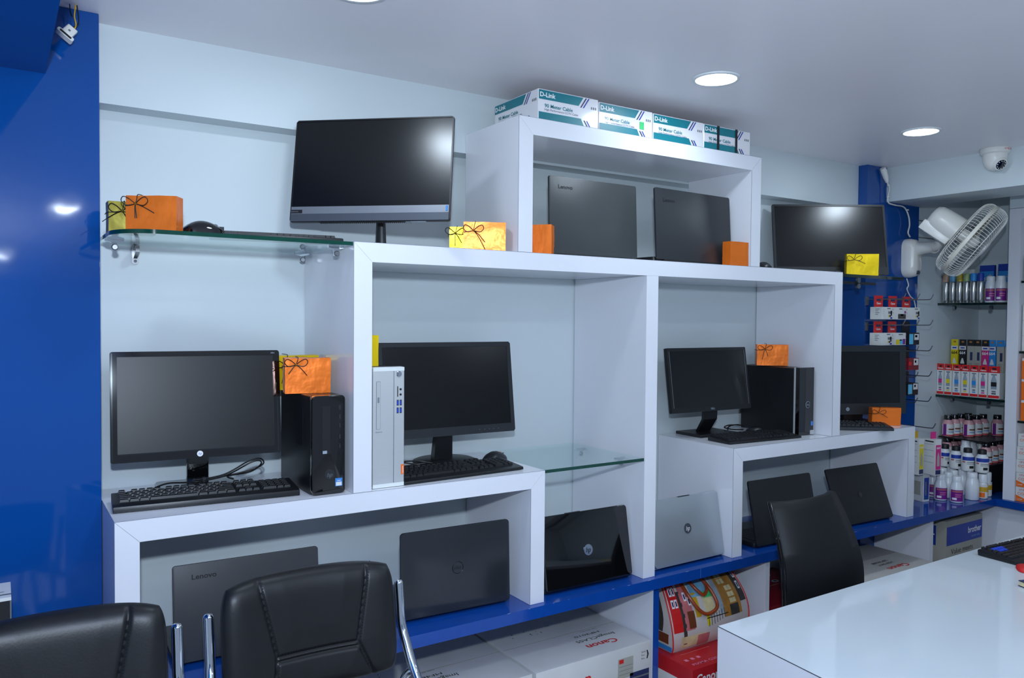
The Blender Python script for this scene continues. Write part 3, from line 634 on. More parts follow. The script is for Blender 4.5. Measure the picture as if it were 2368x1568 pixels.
# ---------------------------------------------------------------- cable boxes on the top frame
def cable_box(label, x0, x1, y0, h, d=.26, straps=False, sticker=False):
    w = x1 - x0; t = thing('cable_box', label, 'box', (x0, y0, ZT + .0006), 0, 'cable boxes on the small top frame')
    B().box(0, w, 0, d, 0, h).bevel(.0015, 1).obj('carton', 'card_gloss', t)
    for side in (0, 1):
        L = w if side == 0 else d
        f = (lambda a, z: (a, -.0006, z)) if side == 0 else (lambda a, z: (-.0006, d - a, z)); g = (lambda a, z, o: (a, -.0006 - o, z)) if side == 0 else (lambda a, z, o: (-.0006 - o, d - a, z))
        ux = (1, 0, 0) if side == 0 else (0, -1, 0); dc = Decal(); q = L / .24
        dc.poly([f(.002, h - .032), f(L * .66, h - .032), f(L * .74, h - .003), f(.002, h - .003)], 'ink_teal')
        dc.poly([f(.002, .002), f(L * .76, .002), f(L * .70, .028), f(.002, .028)], 'ink_teal')
        for k, mm in enumerate(('ink_navy', 'ink_blue')):
            a = L * (.685 + .045 * k); dc.poly([f(a, h - .036), f(a + L * .022, h - .036), f(a + L * .115, h - .003), f(a + L * .093, h - .003)], mm)
            a = L * (.745 + .045 * k); dc.poly([f(a + L * .06, .002), f(a + L * .085, .002), f(a + L * .02, .024), f(a - L * .005, .024)], mm)
        for k in range(3): a = L * (.87 + .035 * k); dc.rect(f, a, a + L * .02, h - .036, h - .028, 'ink_grey')
        dc.obj('print', t)
        txt('D-Link', .0145, 'ink_white', t, g(.006, h - .024, .0005), ux, width=L * .25, bold=.03)
        txt('90 Meter Cable', .0115, 'ink_teal' if 0 else 'ink_lightblue' if 0 else 'ink_teal', t, g(L * .1, h - .056, .0002), ux, width=L * .46, bold=.02)
        txt('High Performance CCTV Cable', .0065, 'ink_navy', t, g(L * .1, h - .066, .0002), ux, width=L * .55, bold=.0)
    if straps:
        for a in (.27, .66): o = B().box(w * a, w * a + .012, -.0022, -.0012, 0, h + .001).obj('strap', 'strap_black', t)
    if sticker: B().box(w * .75, w * .83, -.002, -.001, .03, .055).obj('price_sticker', 'ink_green', t)
    return t
cable_box('white and teal cable box at the left end, side panel showing', 1.209, 1.452, .02, .1, .26)
cable_box('white and teal cable box with a green price sticker, second from the left', 1.457, 1.697, .022, .096, .25, sticker=True)
cable_box('clean white and teal cable box, third from the left on the top frame', 1.699, 1.948, .02, .0935, .25)
cable_box('white and teal cable box with two black straps', 1.950, 2.202, .02, .093, .25, straps=True)

# ---------------------------------------------------------------- cartons under the counter
def carton(name, label, x0, x1, y0, y1, z0, z1, m, group=None, lift=False):
    t = thing(name, label, 'box', (x0, y0, z0), 0, group); B().box(0, x1 - x0, 0, y1 - y0, .0005, z1 - z0).bevel(.004, 2).obj('carton', m, t, smooth=40)
    w, d, h = x1 - x0, y1 - y0, z1 - z0
    B().box(.003, w - .003, d * .5 - .0008, d * .5 + .0008, h - .0006, h + .0004).obj('flap_joint', 'card_edge', t)
    return t, w, d, h
random.seed(5)
# top print is read from behind the counter: letters run towards -x
t, w, d, h = carton('printer_carton', 'dusty white printer carton with red brand name, nearest the leather chairs', .69, 1.198, .006, .40, .001, .49, 'card_printer')
U, V = (-1, 0, 0), (0, -1, 0); z = h + .0010
txt('Canon', .03, 'ink_red', t, (w * .56, .075, z), U, V, width=.13, bold=.02); txt('ImageCLASS', .02, 'ink_black', t, (w * .60, .135, z), U, V, width=.16, bold=.0); txt('MF4820d', .014, 'ink_black', t, (w * .52, .165, z), U, V, width=.12, bold=0); txt('Laser All-In-One', .009, 'ink_grey', t, (w * .50, .195, z), U, V, bold=0)
txt('Canon', .04, 'ink_red', t, (w * .3, -.001, h - .08), width=.17)
t, w, d, h = carton('printer_carton', 'dusty white printer carton with a courier slip beside the blue edged divider', 1.208, 1.704, .001, .40, .001, .49, 'card_printer'); z = h + .0010
txt('Canon', .03, 'ink_red', t, (w * .80, .085, z), U, V, width=.13, bold=.02); txt('ImageCLASS', .018, 'ink_black', t, (w * .86, .13, z), U, V, width=.17, bold=.0); txt('MF3010', .012, 'ink_black', t, (w * .78, .165, z), U, V, width=.11, bold=0); txt('Laser All-In-One', .008, 'ink_grey', t, (w * .80, .19, z), U, V, bold=0)
txt('Canon', .04, 'ink_red', t, (w * .13, -.001, h - .085), width=.16)
dc = Decal(); f = lambda a, b: (a, -.0008, b)
dc.rect(f, w * .69, w * .83, h - .105, h - .035, 'card_grey'); dc.poly([f(w * .955, h - .06), f(w * .965, h - .06), f(w * .975, h - .045), f(w * .965, h - .03), f(w * .955, h - .03), f(w * .962, h - .045)], 'ink_black')
dc.rect(f, w * .80, w * .98, h - .2, h - .095, 'ink_navy'); dc.obj('print', t)
dc = Decal(); f = lambda a, b: (a, -.0014, b); dc.rect(f, w * .70, w * .74, h - .052, h - .038, 'ink_red'); [dc.rect(f, w * .70, w * .825, h - .064 - k * .014, h - .0628 - k * .014, 'ink_grey') for k in range(3)]; dc.rect(f, w * .80, w * .98, h - .118, h - .112, 'ink_grey'); dc.obj('courier_slip_print', t)
txt('Quick', .006, 'ink_black', t, (w * .905, -.0012, h - .035), bold=0); txt('First', .006, 'ink_black', t, (w * .905, -.0012, h - .047), bold=0); txt('Print', .006, 'ink_black', t, (w * .905, -.0012, h - .059), bold=0)
for k in range(9):
    pass
d2 = Decal(); rnd = random.Random(2)
for k in range(10):
    a = .08 + rnd.random() * .18; b = .24 + rnd.random() * .06; s = .004 + rnd.random() * .005; d2.poly([(a, b, z - .0004), (a + s, b, z - .0004), (a + s / 2, b + s * 1.4, z - .0004)], 'ink_charcoal')
d2.obj('pictogram', t)
# red carton under the handbag
t, w, d, h = carton('red_printer_carton', 'red and white printer carton under the handbag', 1.80, 2.26, -.107, .30, .001, .40, 'card_red'); z = h + .001
B().box(.0005, w - .0005, -.0008, .0, .002, h - .075).obj('front_print', 'card_white', t); B().box(-.0008, 0, .001, d - .001, .002, h - .055).obj('side_print', 'card_white', t)
txt('Canon', .034, 'ink_white', t, (.018, -.0016, h - .055), width=.115, bold=.02); txt('PIXMA G2010', .014, 'ink_pink', t, (.03, .022, z), (1, 0, 0), (0, 1, 0), width=.15, bold=.01)
dc = Decal(); f = lambda a, b: (a, b, z - .0003)
for k in range(3): dc.rect(f, .03 + k * .03, .045 + k * .03, .06, .075, 'ink_pink')
for k in range(4): dc.rect(f, .05, .20 + .02 * (k % 2), .11 + k * .022, .1125 + k * .022, 'ink_rose')
dc.rect(f, .15, .24, .16, .19, 'tape_grey'); dc.obj('print', t)
t, w, d, h = carton('red_printer_carton', 'dark red carton seen between the divider and the black chair back', 2.40, 2.86, .06, .40, .001, .45, 'card_darkred'); z = h + .001
dc = Decal()
for (a, b) in ((.30, .2), (.36, .16), (.33, .27)): dc.poly([(a + .02 * math.cos(k * .5236), b + .014 * math.sin(k * .5236), z) for k in range(12)], 'ink_greyblue'); dc.poly([(a + .011 * math.cos(k * .5236), b + .008 * math.sin(k * .5236), z + .0004) for k in range(12)], 'ink_black')
dc.obj('print', t)
t, w, d, h = carton('printer_carton', 'pale grey laser printer carton right of the black chair back', 2.88, 3.44, -.06, .32, .001, .50, 'card_dusty'); z = h + .001
txt('Canon', .032, 'ink_red', t, (w * .76, .07, z), U, V, width=.15, bold=.02); txt('LASER SHOT', .016, 'ink_black', t, (w * .70, .115, z), U, V, width=.12, bold=0); txt('LBP2900B', .016, 'ink_black', t, (w * .70, .145, z), U, V, width=.12, bold=0)
B().box(.0, w, -.0008, .0, .06, .1).obj('print_band', 'ink_lightblue', t)
t, w, d, h = carton('printer_carton', 'grey and blue printer carton in the corner under the counter', 3.735, 4.09, .05, .30, .001, .625, 'card_grey')
dc = Decal(); f = lambda a, b: (a, -.0008, b); dc.poly([f(.006, h - .125), f(w - .004, h - .125), f(w - .004, h - .03), f(.006, h - .03)], 'ink_blue'); dc.obj('print', t); dc = Decal(); f = lambda a, b: (-.0008, a, b); dc.poly([f(.05, h - .13), f(d - .004, h - .13), f(d - .004, h - .03), f(.05, h - .03)], 'ink_blue'); dc.obj('print', t)
txt('brother', .032, 'ink_white', t, (w - .015, -.0016, h - .085), width=.13, align='R', bold=.02); txt('at your side', .012, 'ink_sky', t, (w - .03, -.0016, h - .11), width=.08, align='R', bold=0)
txt('Value meets', .028, 'ink_charcoal', t, (.05, -.0014, h - .172), width=.21, bold=0); txt('reliability', .028, 'ink_charcoal', t, (.09, -.0014, h - .217), width=.15, bold=0); txt('er', .035, 'ink_white', t, (-.0016, .055, h - .095), (0, -1, 0), align='R', width=.05)

# ---------------------------------------------------------------- printed handbag on the red carton
t = thing('handbag', 'glossy handbag printed with painted houses, brown handles, under the counter', 'bag', (2.03, .03, .4015))
HW, HH, DP = .19, .255, .19
def bagf(u, v, o=0.0):    # u,v in 0..1 over the front face -> bulged surface point
    bul = .035 * math.sin(math.pi * min(max(v, 0), 1)) ** .7 * (1 - .3 * (2 * u - 1) ** 2)
    wid = HW * (1 + .10 * math.sin(math.pi * v * .8 + .3)) * (1 - .10 * v ** 3)
    lean = .10 * v * v
    return Vector(((2 * u - 1) * wid, -bul + lean - o, v * HH))
rings = []
n = 14
for j in range(n + 1):
    v = j / n; fr = [bagf(i / 16, v) for i in range(17)]; back = [Vector((p.x, p.y + DP * (1 - .75 * v ** 1.5) + .02 * math.sin(math.pi * v), p.z)) for p in fr[::-1]]
    rings.append(fr + back)
b = B().loft(rings); b.obj('body', 'bag_vinyl', t, smooth=45)
for u in (0.0, 1.0): B().tube([bagf(u, j / 16, .001) for j in range(17)], .0026, 8).obj('piping', 'ink_red', t, smooth=60)
dc = Decal()
def patch(u0, v0, u1, v1, m, o=.0012, sk=0.0, n=5):
    for i in range(n):
        for j in range(n):
            a0, a1 = u0 + (u1 - u0) * i / n, u0 + (u1 - u0) * (i + 1) / n; c0, c1 = v0 + (v1 - v0) * j / n, v0 + (v1 - v0) * (j + 1) / n
            dc.poly([bagf(a0 + sk * c0, c0, o), bagf(a1 + sk * c0, c0, o), bagf(a1 + sk * c1, c1, o), bagf(a0 + sk * c1, c1, o)], m)
patch(.02, .3, .13, .95, 'ink_red'); patch(.16, .3, .27, .93, 'ink_rose'); patch(.13, .1, .17, .8, 'ink_charcoal'); patch(.20, .32, .28, .55, 'ink_brown', .0018)
patch(.42, .3, .46, .47, 'ink_yellow'); patch(.30, .45, .36, .75, 'ink_gold'); patch(.3, .7, .58, .97, 'ink_sky'); patch(.42, .45, .55, .72, 'ink_cream'); patch(.45, .66, .6, .74, 'ink_green')
patch(.60, .42, .66, .98, 'ink_greyblue', sk=.0); patch(.66, .35, .90, .98, 'ink_ochre'); patch(.90, .5, .985, .97, 'ink_charcoal'); patch(.74, .35, .86, .5, 'ink_charcoal', .0018)
for (u, v, m) in ((.045, .62, 'ink_white'), (.085, .62, 'ink_white'), (.045, .76, 'ink_white'), (.085, .76, 'ink_white'), (.20, .68, 'ink_white'), (.24, .62, 'ink_white'), (.935, .66, 'ink_white'), (.95, .8, 'ink_white'), (.92, .9, 'ink_sky')):
    patch(u, v, u + .032, v + .1, m, .0022, n=2); patch(u + .008, v + .02, u + .024, v + .08, 'ink_navy', .0028, n=1)
for (u, v) in ((.70, .84), (.75, .84), (.70, .77), (.75, .77), (.755, .6), (.80, .6), (.755, .52), (.80, .52), (.755, .68), (.80, .68)): patch(u, v, u + .042, v + .06, 'ink_cream', .0024, n=1)
for k in range(7): patch(.44 + k * .035, .28 + k * .012, .446 + k * .035, .42 + k * .012, 'ink_black', .0024, n=1)
patch(.42, .40, .70, .412, 'ink_black', .0024); patch(.1, .05, .4, .22, 'ink_cream', .0008); patch(.3, .03, .45, .2, 'ink_rose', .0011)
dc.obj('painted_print', t)
dc = Decal()
def side(s_, v):
    p = bagf(0, v); return Vector((p.x - .0012, p.y + s_ * (DP * (1 - .75 * v ** 1.5) + .02 * math.sin(math.pi * v)), p.z))
for s0, s1, v0, v1, m in ((.25, .6, .28, .82, 'ink_charcoal'), (.08, .55, .12, .27, 'ink_brown'), (.0, .6, .01, .09, 'ink_lightblue'), (.2, .8, .84, .96, 'ink_sky'), (.65, .95, .1, .5, 'ink_greyblue')):
    for k in range(6):
        a, b = v0 + (v1 - v0) * k / 6, v0 + (v1 - v0) * (k + 1) / 6; dc.poly([side(s0 + .04 * math.sin(9 * a), a), side(s1 - .05 * math.cos(7 * a), a), side(s1 - .05 * math.cos(7 * b), b), side(s0 + .04 * math.sin(9 * b), b)], m)
dc.obj('gusset_print', t)
for (u0, u1, dep, o) in ((.22, .52, .50, .012), (.33, .50, .72, .004)):
    P = [bagf(u0, .97, o), bagf(u0 + .02, (dep + 1) / 2, o + .008), bagf(u0 + (u1 - u0) * .3, dep + .06, o + .012), bagf(u0 + (u1 - u0) * .62, dep, o + .012), bagf(u1 + .01, dep + .07, o + .012), bagf(u1 + .015, (dep + 1) / 2 + .02, o + .008), bagf(u1 - .03, .97, o)]
    B().tube(smoothpath(P, 6), .0065, 10).obj('handle', 'bag_strap', t, smooth=60)

# ================================================================= corner with inks and bottles
def ink_bottle(name, label, loc, r, h, capm, bodym, labelm=None, caph=.22, shoulder=.62, rot=0, caprad=.62, group=None, lab=(.1, .55), stripes=(), wrap=150, neck=.62, red=False):
    t = thing(name, label, 'bottle', loc, rot, group); hb = h * (1 - caph)
    B().lathe([(r * .93, .0008), (r, .004), (r, hb * shoulder), (r * .93, hb * (shoulder + (1 - shoulder) * .45)), (r * neck, hb * .97), (r * neck, hb)], 20).obj('body', bodym, t, smooth=50)
    B().lathe([(r * caprad, hb + .0003), (r * caprad, h * .97), (r * caprad * .9, h), (0, h)], 20).obj('cap', capm, t, smooth=40)
    if labelm:
        z0, z1 = hb * lab[0], hb * lab[1]; n = 14; a0, a1 = R(-90 - wrap / 2), R(-90 + wrap / 2); dc = Decal()
        def band(za, zb, aa, ab, m, o):
            for i in range(n):
                b0, b1 = aa + (ab - aa) * i / n, aa + (ab - aa) * (i + 1) / n; q = r + o
                dc.poly([(q * math.cos(b0), q * math.sin(b0), za), (q * math.cos(b1), q * math.sin(b1), za), (q * math.cos(b1), q * math.sin(b1), zb), (q * math.cos(b0), q * math.sin(b0), zb)], m)
        band(z0, z1, a0, a1, labelm, .0006)
        for (za, zb, ua, ub, m) in stripes: band(z0 + (z1 - z0) * za, z0 + (z1 - z0) * zb, a0 + (a1 - a0) * ua, a0 + (a1 - a0) * ub, m, .0011)
        dc.obj('label_print', t)
    return t
PUR = ((.80, .93, .1, .9, 'ink_rose'), (.55, .62, .35, .8, 'ink_pink'), (.38, .44, .35, .75, 'ink_pink'), (.12, .3, .12, .45, 'ink_white'))
PRN = ((.72, 1.0, .0, 1.0, 'ink_blue'), (.55, .66, .0, .2, 'ink_rose'), (.55, .60, .3, .95, 'ink_grey'), (.44, .48, .3, .9, 'ink_grey'), (.12, .32, .45, .75, 'ink_black'))
PNK = ((.0, .09, .0, 1.0, 'ink_red'), (.0, 1.0, .08, .28, 'ink_purple'), (.5, .62, .4, .9, 'ink_brown'), (.3, .36, .4, .8, 'ink_lightblue'))
FACE = -38   # labels turned towards the shop
def lblb(s): return s
# on the counter: white bottles; the front ones show purple labels
front = [(3.842, .152), (3.795, .085), (3.815, .015)]
for i, (x, y) in enumerate(front):
    ink_bottle('ink_bottle', ('white bottle with a purple label on the counter, %s of three towards the viewer' % ('farthest', 'middle', 'nearest')[i]), (x, y + .03, CT + .0006), .0305, .131, 'bottle_white', 'bottle_white', 'ink_purple', .2, .62, FACE - 8 * i, .72, 'white bottles on the counter', (.08, .62), PUR, 120, .72)
ink_bottle('ink_bottle', 'plain white bottle turned away, right of the purple labelled ones', (3.945, .035, CT + .0006), .033, .138, 'bottle_white', 'bottle_white', None, .18, .62, 0, .74, neck=.74)
for i, (x, y) in enumerate(((4.022, .02), (4.095, .035))): ink_bottle('ink_bottle', 'slim white bottle with a gold and orange label, %s of two' % ('left', 'right')[i], (x, y, CT + .0006), .023, .125, 'bottle_white', 'bottle_white', 'card_white', .34, .75, FACE, .9, None, (.05, .9), ((.45, .8, .05, .95, 'ink_gold'), (.05, .4, .1, .5, 'ink_orange' if i == 0 else 'ink_cream')), 170, .8)
k = 0
for r_, row in enumerate((((3.889, .098), (3.957, .108), (4.03, .098)), ((3.909, .168), (3.975, .175), (4.045, .165)), ((3.912, .235), (3.98, .242), (4.05, .232)))):
    for c_, (x, y) in enumerate(row):
        ink_bottle('ink_bottle', 'white capped bottle packed behind the front row, %s row %s from the left' % (ORD[r_ + 1], ORD[c_]), (x, y + .028, CT + .0006), .0305, .131, 'bottle_white', 'bottle_white', None, .2, .62, 0, .72, 'white bottles on the counter', neck=.72)
# riser for the upper layers, partly seen as black
tag(B().box(4.125, 4.53, .045, .312, CT + .0006, .868).bevel(.003, 1).obj('display_riser', 'black_plastic'), 'black stand carrying the pink bottles in the corner', 'stand')
pos2 = [(4.055, .262), (4.045, .196), (4.03, .13), (4.02, .064), (4.035, .0)]
for i, (x, y) in enumerate(pos2): ink_bottle('ink_bottle', 'white bottle with black cap and blue label, %s of five along the stack' % ORD[i], (x - .01, y + .028, CT + .1322), .031, .118, 'black_matte', 'bottle_white', 'card_white', .2, .7, FACE + 12 - 5 * i, .66, 'black capped bottles on the white ones', (.08, .8), PRN, 140, .66)
n = 0
for (x, y) in ((4.16, .28), (4.225, .28), (4.17, .08), (4.25, .085), (4.33, .09), (4.30, .27)): ink_bottle('ink_bottle', 'pink bottle with black cap in the lower layer on the stand, %s of six' % ORD[n], (x, y, .8688), .029, .117, 'black_gloss', 'bottle_pink', 'card_white', .22, .74, FACE, .7, 'pink bottles in the corner', (.06, .75), PNK, 170, .7); n += 1
for i, (x, y) in enumerate(((4.16, .18), (4.235, .185), (4.31, .18), (4.39, .18))): ink_bottle('ink_bottle', 'white bottle between the pink ones on the stand, %s of four' % ORD[i], (x, y, .8688), .029, .117, 'bottle_white', 'bottle_white', None, .2, .65, 0, .72, 'white bottles on the stand', neck=.72)
tag(B().box(4.13, 4.53, .05, .312, .9862, .992).obj('display_board', 'black_plastic'), 'thin black board under the upper pink bottles', 'board')
up = [(4.165, .28), (4.228, .278), (4.25, .212), (4.295, .276), (4.32, .205), (4.362, .272), (4.39, .205), (4.43, .148)]
for i, (x, y) in enumerate(up): ink_bottle('ink_bottle', 'pink black-capped bottle in the upper layer, %s of eight from the left' % ORD[i], (x, y, .9927), .029, .117, 'black_gloss', 'bottle_pink', 'card_white', .22, .74, FACE, .7, 'pink bottles in the corner', (.06, .75), PNK, 170, .7)

# glass shelves of the corner unit with cans, bottles and cartons
for z, lb in ((1.7135, 'upper dark edged glass shelf carrying spray cans in the corner'), (1.2115, 'lower dark edged glass shelf carrying ink cartons in the corner')):
    t = glass_shelf(lb, [(4.10, .316), (4.10, -.042), (4.545, -.042), (4.545, .316)], z, .0115, 'glass_edge_dark', edge_segments=1)
    for y in (-.06, -.25): B().prism(disc(.011, 14, .06, -.012), 'y', y - .006, y + .006).obj('clip', 'steel', t)
zs = 1.7258
CAN = [(.300, 'cap_peach', 'peach'), (.263, 'cap_sky', 'sky blue'), (.226, 'cap_mustard', 'mustard'), (.190, 'cap_sage', 'pale green'), (.154, 'ink_lightblue', 'bright blue'), (.118, 'ink_blue', 'violet blue')]
for y, m, cn in CAN:
    t = thing('spray_can', 'silver spray can with a %s cap on the upper corner shelf' % cn, 'can', (4.140, y - .005, zs), 0, 'spray cans on the corner shelf')
    B().lathe([(.0165, .0005), (.0175, .002), (.0175, .108), (.016, .113), (.015, .115)], 20).obj('body', 'can_silver', t, smooth=40); B().lathe([(.0158, .1153), (.016, .15), (.014, .157), (0, .158)], 20).obj('cap', m, t, smooth=40)
for i, y in enumerate((.070, .014, -.014)): ink_bottle('ink_bottle', 'white bottle with a purple label on the upper corner shelf, %s of three' % ORD[i], (4.145 + .05 * (i == 2) + .012 * (i == 0), y, zs), .027 if i < 2 else .0225, .138, 'bottle_white', 'bottle_white', 'ink_purple', .14, .72, -60, .8, 'purple labelled bottles on the upper shelf', (.08, .62), PUR, 120, .8)
PH = (('ink_blue', .29, .2), ('ink_blue', .17, .21), ('ink_blue', .05, .225), ('ink_white', .23, .19))
for i, (y, w_, h_) in enumerate(((.235, .07, .185), (.145, .075, .205), (.055, .085, .21), (-.005, .03, .225))):
    t = thing('photo_paper_pack', ('white and black paper pack behind the cans', 'blue paper pack with orange flowers behind the bottles, left', 'blue paper pack with orange flowers behind the bottles, right', 'dark blue paper pack at the corner unit post')[i], 'box', (4.25 + .02 * i, y, zs)); B().box(0, .02, -w_ / 2, w_ / 2, .0005, h_).obj('pack', 'card_white' if i == 0 else 'ink_blue', t)
    dc = Decal(); f = lambda a, b: (-.0006, -a, b)
    if i == 0: dc.rect(f, -w_ * .1, w_ * .3, .13, .16, 'ink_black')
    else:
        dc.rect(f, -w_ / 2 + .002, w_ / 2 - .002, .09, .172, 'ink_lightblue'); dc.rect(f, -w_ / 2 + .002, w_ / 2 - .002, .02, .085, 'ink_yellow')
        for (a, b) in ((-.018, .128), (.016, .140)):
            for k in range(8): an = k * math.pi / 4; dc.poly([(-.0012, -(a + .004 * math.cos(an + c)), b + .004 * math.sin(an + c)) if s else (-.0012, -(a + .015 * math.cos(an + c)), b + .015 * math.sin(an + c)) for c, s in ((-.3, 1), (-.16, 0), (.16, 0), (.3, 1))], 'ink_cream')
            dc.poly([(-.0014, -(a + .004 * math.cos(k)), b + .004 * math.sin(k)) for k in range(6)], 'ink_orange')
    dc.obj('print', t)
zs = 1.2238
def ink_carton(label, loc, w_, d_, h_, tabm, bodym, printf, group, hole='ink_black', tab=.035):
    """box facing -x (into the shop) with a hang tab on top; w_ along y"""
    t = thing('ink_carton', label, 'box', loc, 0, group); B().box(0, d_, -w_ / 2, w_ / 2, .0005, h_).obj('carton', bodym, t)
    o = B().box(.001, .0022, -w_ / 2, w_ / 2, h_ + .0003, h_ + tab).obj('hang_tab', tabm, t); B().box(.0004, .0008, -w_ * .18, w_ * .18, h_ + tab * .5, h_ + tab * .75).obj('slot', hole, o)
    dc = Decal(); printf(dc, lambda a, b, k=0: (-.0006 - .0005 * k, -a, b), w_, h_); dc.obj('print', t); return t
def bottle_icon(dc, f, cx, z0, w_, h_, m, body='card_white'):
    dc.poly([f(cx - w_ / 2, z0, 1), f(cx + w_ / 2, z0, 1), f(cx + w_ / 2, z0 + h_ * .6, 1), f(cx + w_ * .15, z0 + h_, 1), f(cx - w_ * .15, z0 + h_, 1), f(cx - w_ / 2, z0 + h_ * .6, 1)], body)
    dc.poly([f(cx - w_ / 2, z0 + h_ * .2, 2), f(cx + w_ / 2, z0 + h_ * .2, 2), f(cx + w_ / 2, z0 + h_ * .5, 2), f(cx - w_ / 2, z0 + h_ * .5, 2)], m)
CC = [(.319, .280, 'magenta'), (.278, .236, 'yellow'), (.234, .190, 'lightblue'), (.188, .145, 'yellow'), (.143, .099, 'lightblue'), (.097, .053, 'magenta'), (.050, -.008, 'black')]
for i, (ya, yb, cn) in enumerate(CC):
    def pf(dc, f, w_, h_, cn=cn):
        m = 'ink_' + cn; dc.rect(f, -w_ / 2 + .001, w_ / 2 - .001, .004, .018, 'ink_red'); bottle_icon(dc, f, 0, .05, w_ * .5, .075, m, 'ink_greyblue'); dc.rect(f, -w_ * .2, w_ * .2, .024, .030, m); dc.rect(f, -w_ * .18, w_ * .18, .034, .042, 'ink_grey'); dc.rect(f, -w_ * .25, w_ * .25, h_ - .012, h_ - .006, 'ink_grey')
    t = ink_carton('white %s ink carton with a red tab, %s in the front row' % ({'lightblue': 'cyan'}.get(cn, cn), ORD[i]), (4.112, (ya + yb) / 2, zs), ya - yb - .002, .045, .135, 'ink_red', 'card_white', pf, 'white ink cartons with red tabs')
    txt('Canon', .008, 'ink_white', t, (.0004, .0, .142), (0, -1, 0), align='C', bold=.03)
EP = [(.285, 'ink_yellow', 'ink_yellow', 'yellow'), (.243, 'ink_black', 'ink_black', 'black'), (.203, 'card_grey', 'ink_black', 'grey backed'), (.168, 'card_grey', 'ink_black', 'grey sided'), (.130, 'ink_magenta', 'ink_black', 'magenta'), (.097, 'ink_lightblue', 'ink_lightblue', 'bright blue'), (.057, 'card_grey', 'ink_lightblue', 'grey and blue'), (.018, 'card_grey', 'ink_lightblue', 'plain grey')]
for i, (y, bm_, tm_, cn) in enumerate(EP):
    def pf(dc, f, w_, h_, bm_=bm_):
        if bm_ != 'card_grey': dc.rect(f, -w_ / 2, w_ / 2, h_ - .022, h_ - .001, 'card_white'); dc.rect(lambda a, b: f(a, b, 1), -w_ * .3, w_ * .3, h_ - .015, h_ - .008, 'ink_blue'); bottle_icon(dc, f, 0, .14, w_ * .55, .06, bm_)
        else: dc.rect(f, -w_ * .05, w_ * .3, .19, .235, 'ink_navy'); [dc.rect(f, -w_ * .3, w_ * .3, .14 + k * .008, .142 + k * .008, 'ink_grey') for k in range(5)]
    t = ink_carton('tall %s ink carton in the back row of the lower corner shelf' % cn, (4.225 + .004 * i, y, zs), .037, .04, .268, tm_, bm_, pf, 'tall ink cartons in the back row', hole='ink_ochre')
    if bm_ != 'card_grey': txt('664', .017, 'ink_black' if bm_ == 'ink_yellow' else 'ink_white', t, (-.0014, 0, .222), (0, -1, 0), align='C', width=.031, bold=.02)

# ink cartons hanging / standing left of the bottles
def hang_pack(name, label, loc, rot, w_, d_, h_, colors, tabh=.06, txtc=None):
    t = thing(name, label, 'cartridge pack', loc, rot, 'cartridge packs on the hooks'); B().box(-w_ / 2, w_ / 2, 0, d_, -h_ - tabh, -tabh).obj('carton', colors[0], t); o = B().box(-w_ * .4, w_ * .4, d_ * .75, d_ * .75 + .0015, -tabh + .0003, .022).obj('hang_tab', colors[1], t)
    B().box(-w_ * .2, w_ * .2, d_ * .75 - .0008, d_ * .75 - .0002, -.004, .006).obj('slot', 'ink_navy', o)
    dc = Decal(); f = lambda a, b: (a, -.0006, b)
    for (a, b, c, e_, m) in colors[2]: dc.rect(f, w_ * a, w_ * b, -tabh - h_ * c, -tabh - h_ * e_, m)
    dc.obj('print', t); dc = Decal(); f = lambda a, b: (-w_ / 2 - .0006, d_ - a, b)
    for k in range(4): dc.rect(f, d_ * .45, d_ * (.8 - .1 * (k % 2)), -tabh - h_ * (.16 + k * .14), -tabh - h_ * (.2 + k * .14), 'ink_grey')
    dc.obj('print', t)
    if txtc: txt('Canon', .010, 'ink_white', t, (0, d_ * .75 - .0012, -tabh + .014), align='C', bold=.03)
    return t
def hook(label, x, z, L):
    t = thing('display_hook', label, 'hook', (x, .282, z), 0, 'steel hooks on the blue pier'); B().box(-.012, .012, -.003, 0, -.03, .012).obj('plate', 'steel', t)
    B().tube(smoothpath([(0, -.003, 0), (0, -L * .5, 0), (0, -L + .03, 0), (0, -L + .012, .004), (0, -L, .026)], 4), .0024, 8).obj('rod', 'steel', t, smooth=60)
W1 = (( .1, .4, .35, .55, 'ink_grey'), (.1, .2, .65, .8, 'ink_yellow'), (.2, .35, .65, .8, 'ink_navy'), (.0, .3, .08, .16, 'ink_grey'), (.32, .46, .3, .7, 'ink_charcoal'), (.3, .48, .82, .95, 'ink_blue'))
W2 = ((-.3, .45, .55, .95, 'ink_charcoal'), (-.05, .2, .45, .7, 'card_white'), (-.2, .1, .1, .18, 'ink_grey'), (.3, .45, .3, .5, 'ink_purple'))
W3 = ((-.45, -.1, .55, .95, 'ink_yellow'), (-.1, .2, .55, .95, 'ink_cyan'), (.2, .45, .5, .95, 'ink_purple'), (-.2, .2, .1, .18, 'ink_grey'), (-.1, .12, .45, .65, 'card_white'))
HZ = [1.732, 1.606, 1.479, 1.353, 1.228]
HL = ['top row', 'second row', 'third row', 'fourth row', 'fifth row']
for i, z in enumerate(HZ):
    for j, x in enumerate((3.39, 3.51, 3.63)):
        if j or i < 2: hook('steel display hook on the blue pier, %s, %s' % (HL[i], ('left', 'middle', 'right')[j]), x, z, .2)
hook('steel display hook on the blue pier, lowest, above the tall ink cartons', 3.63, 1.098, .225)
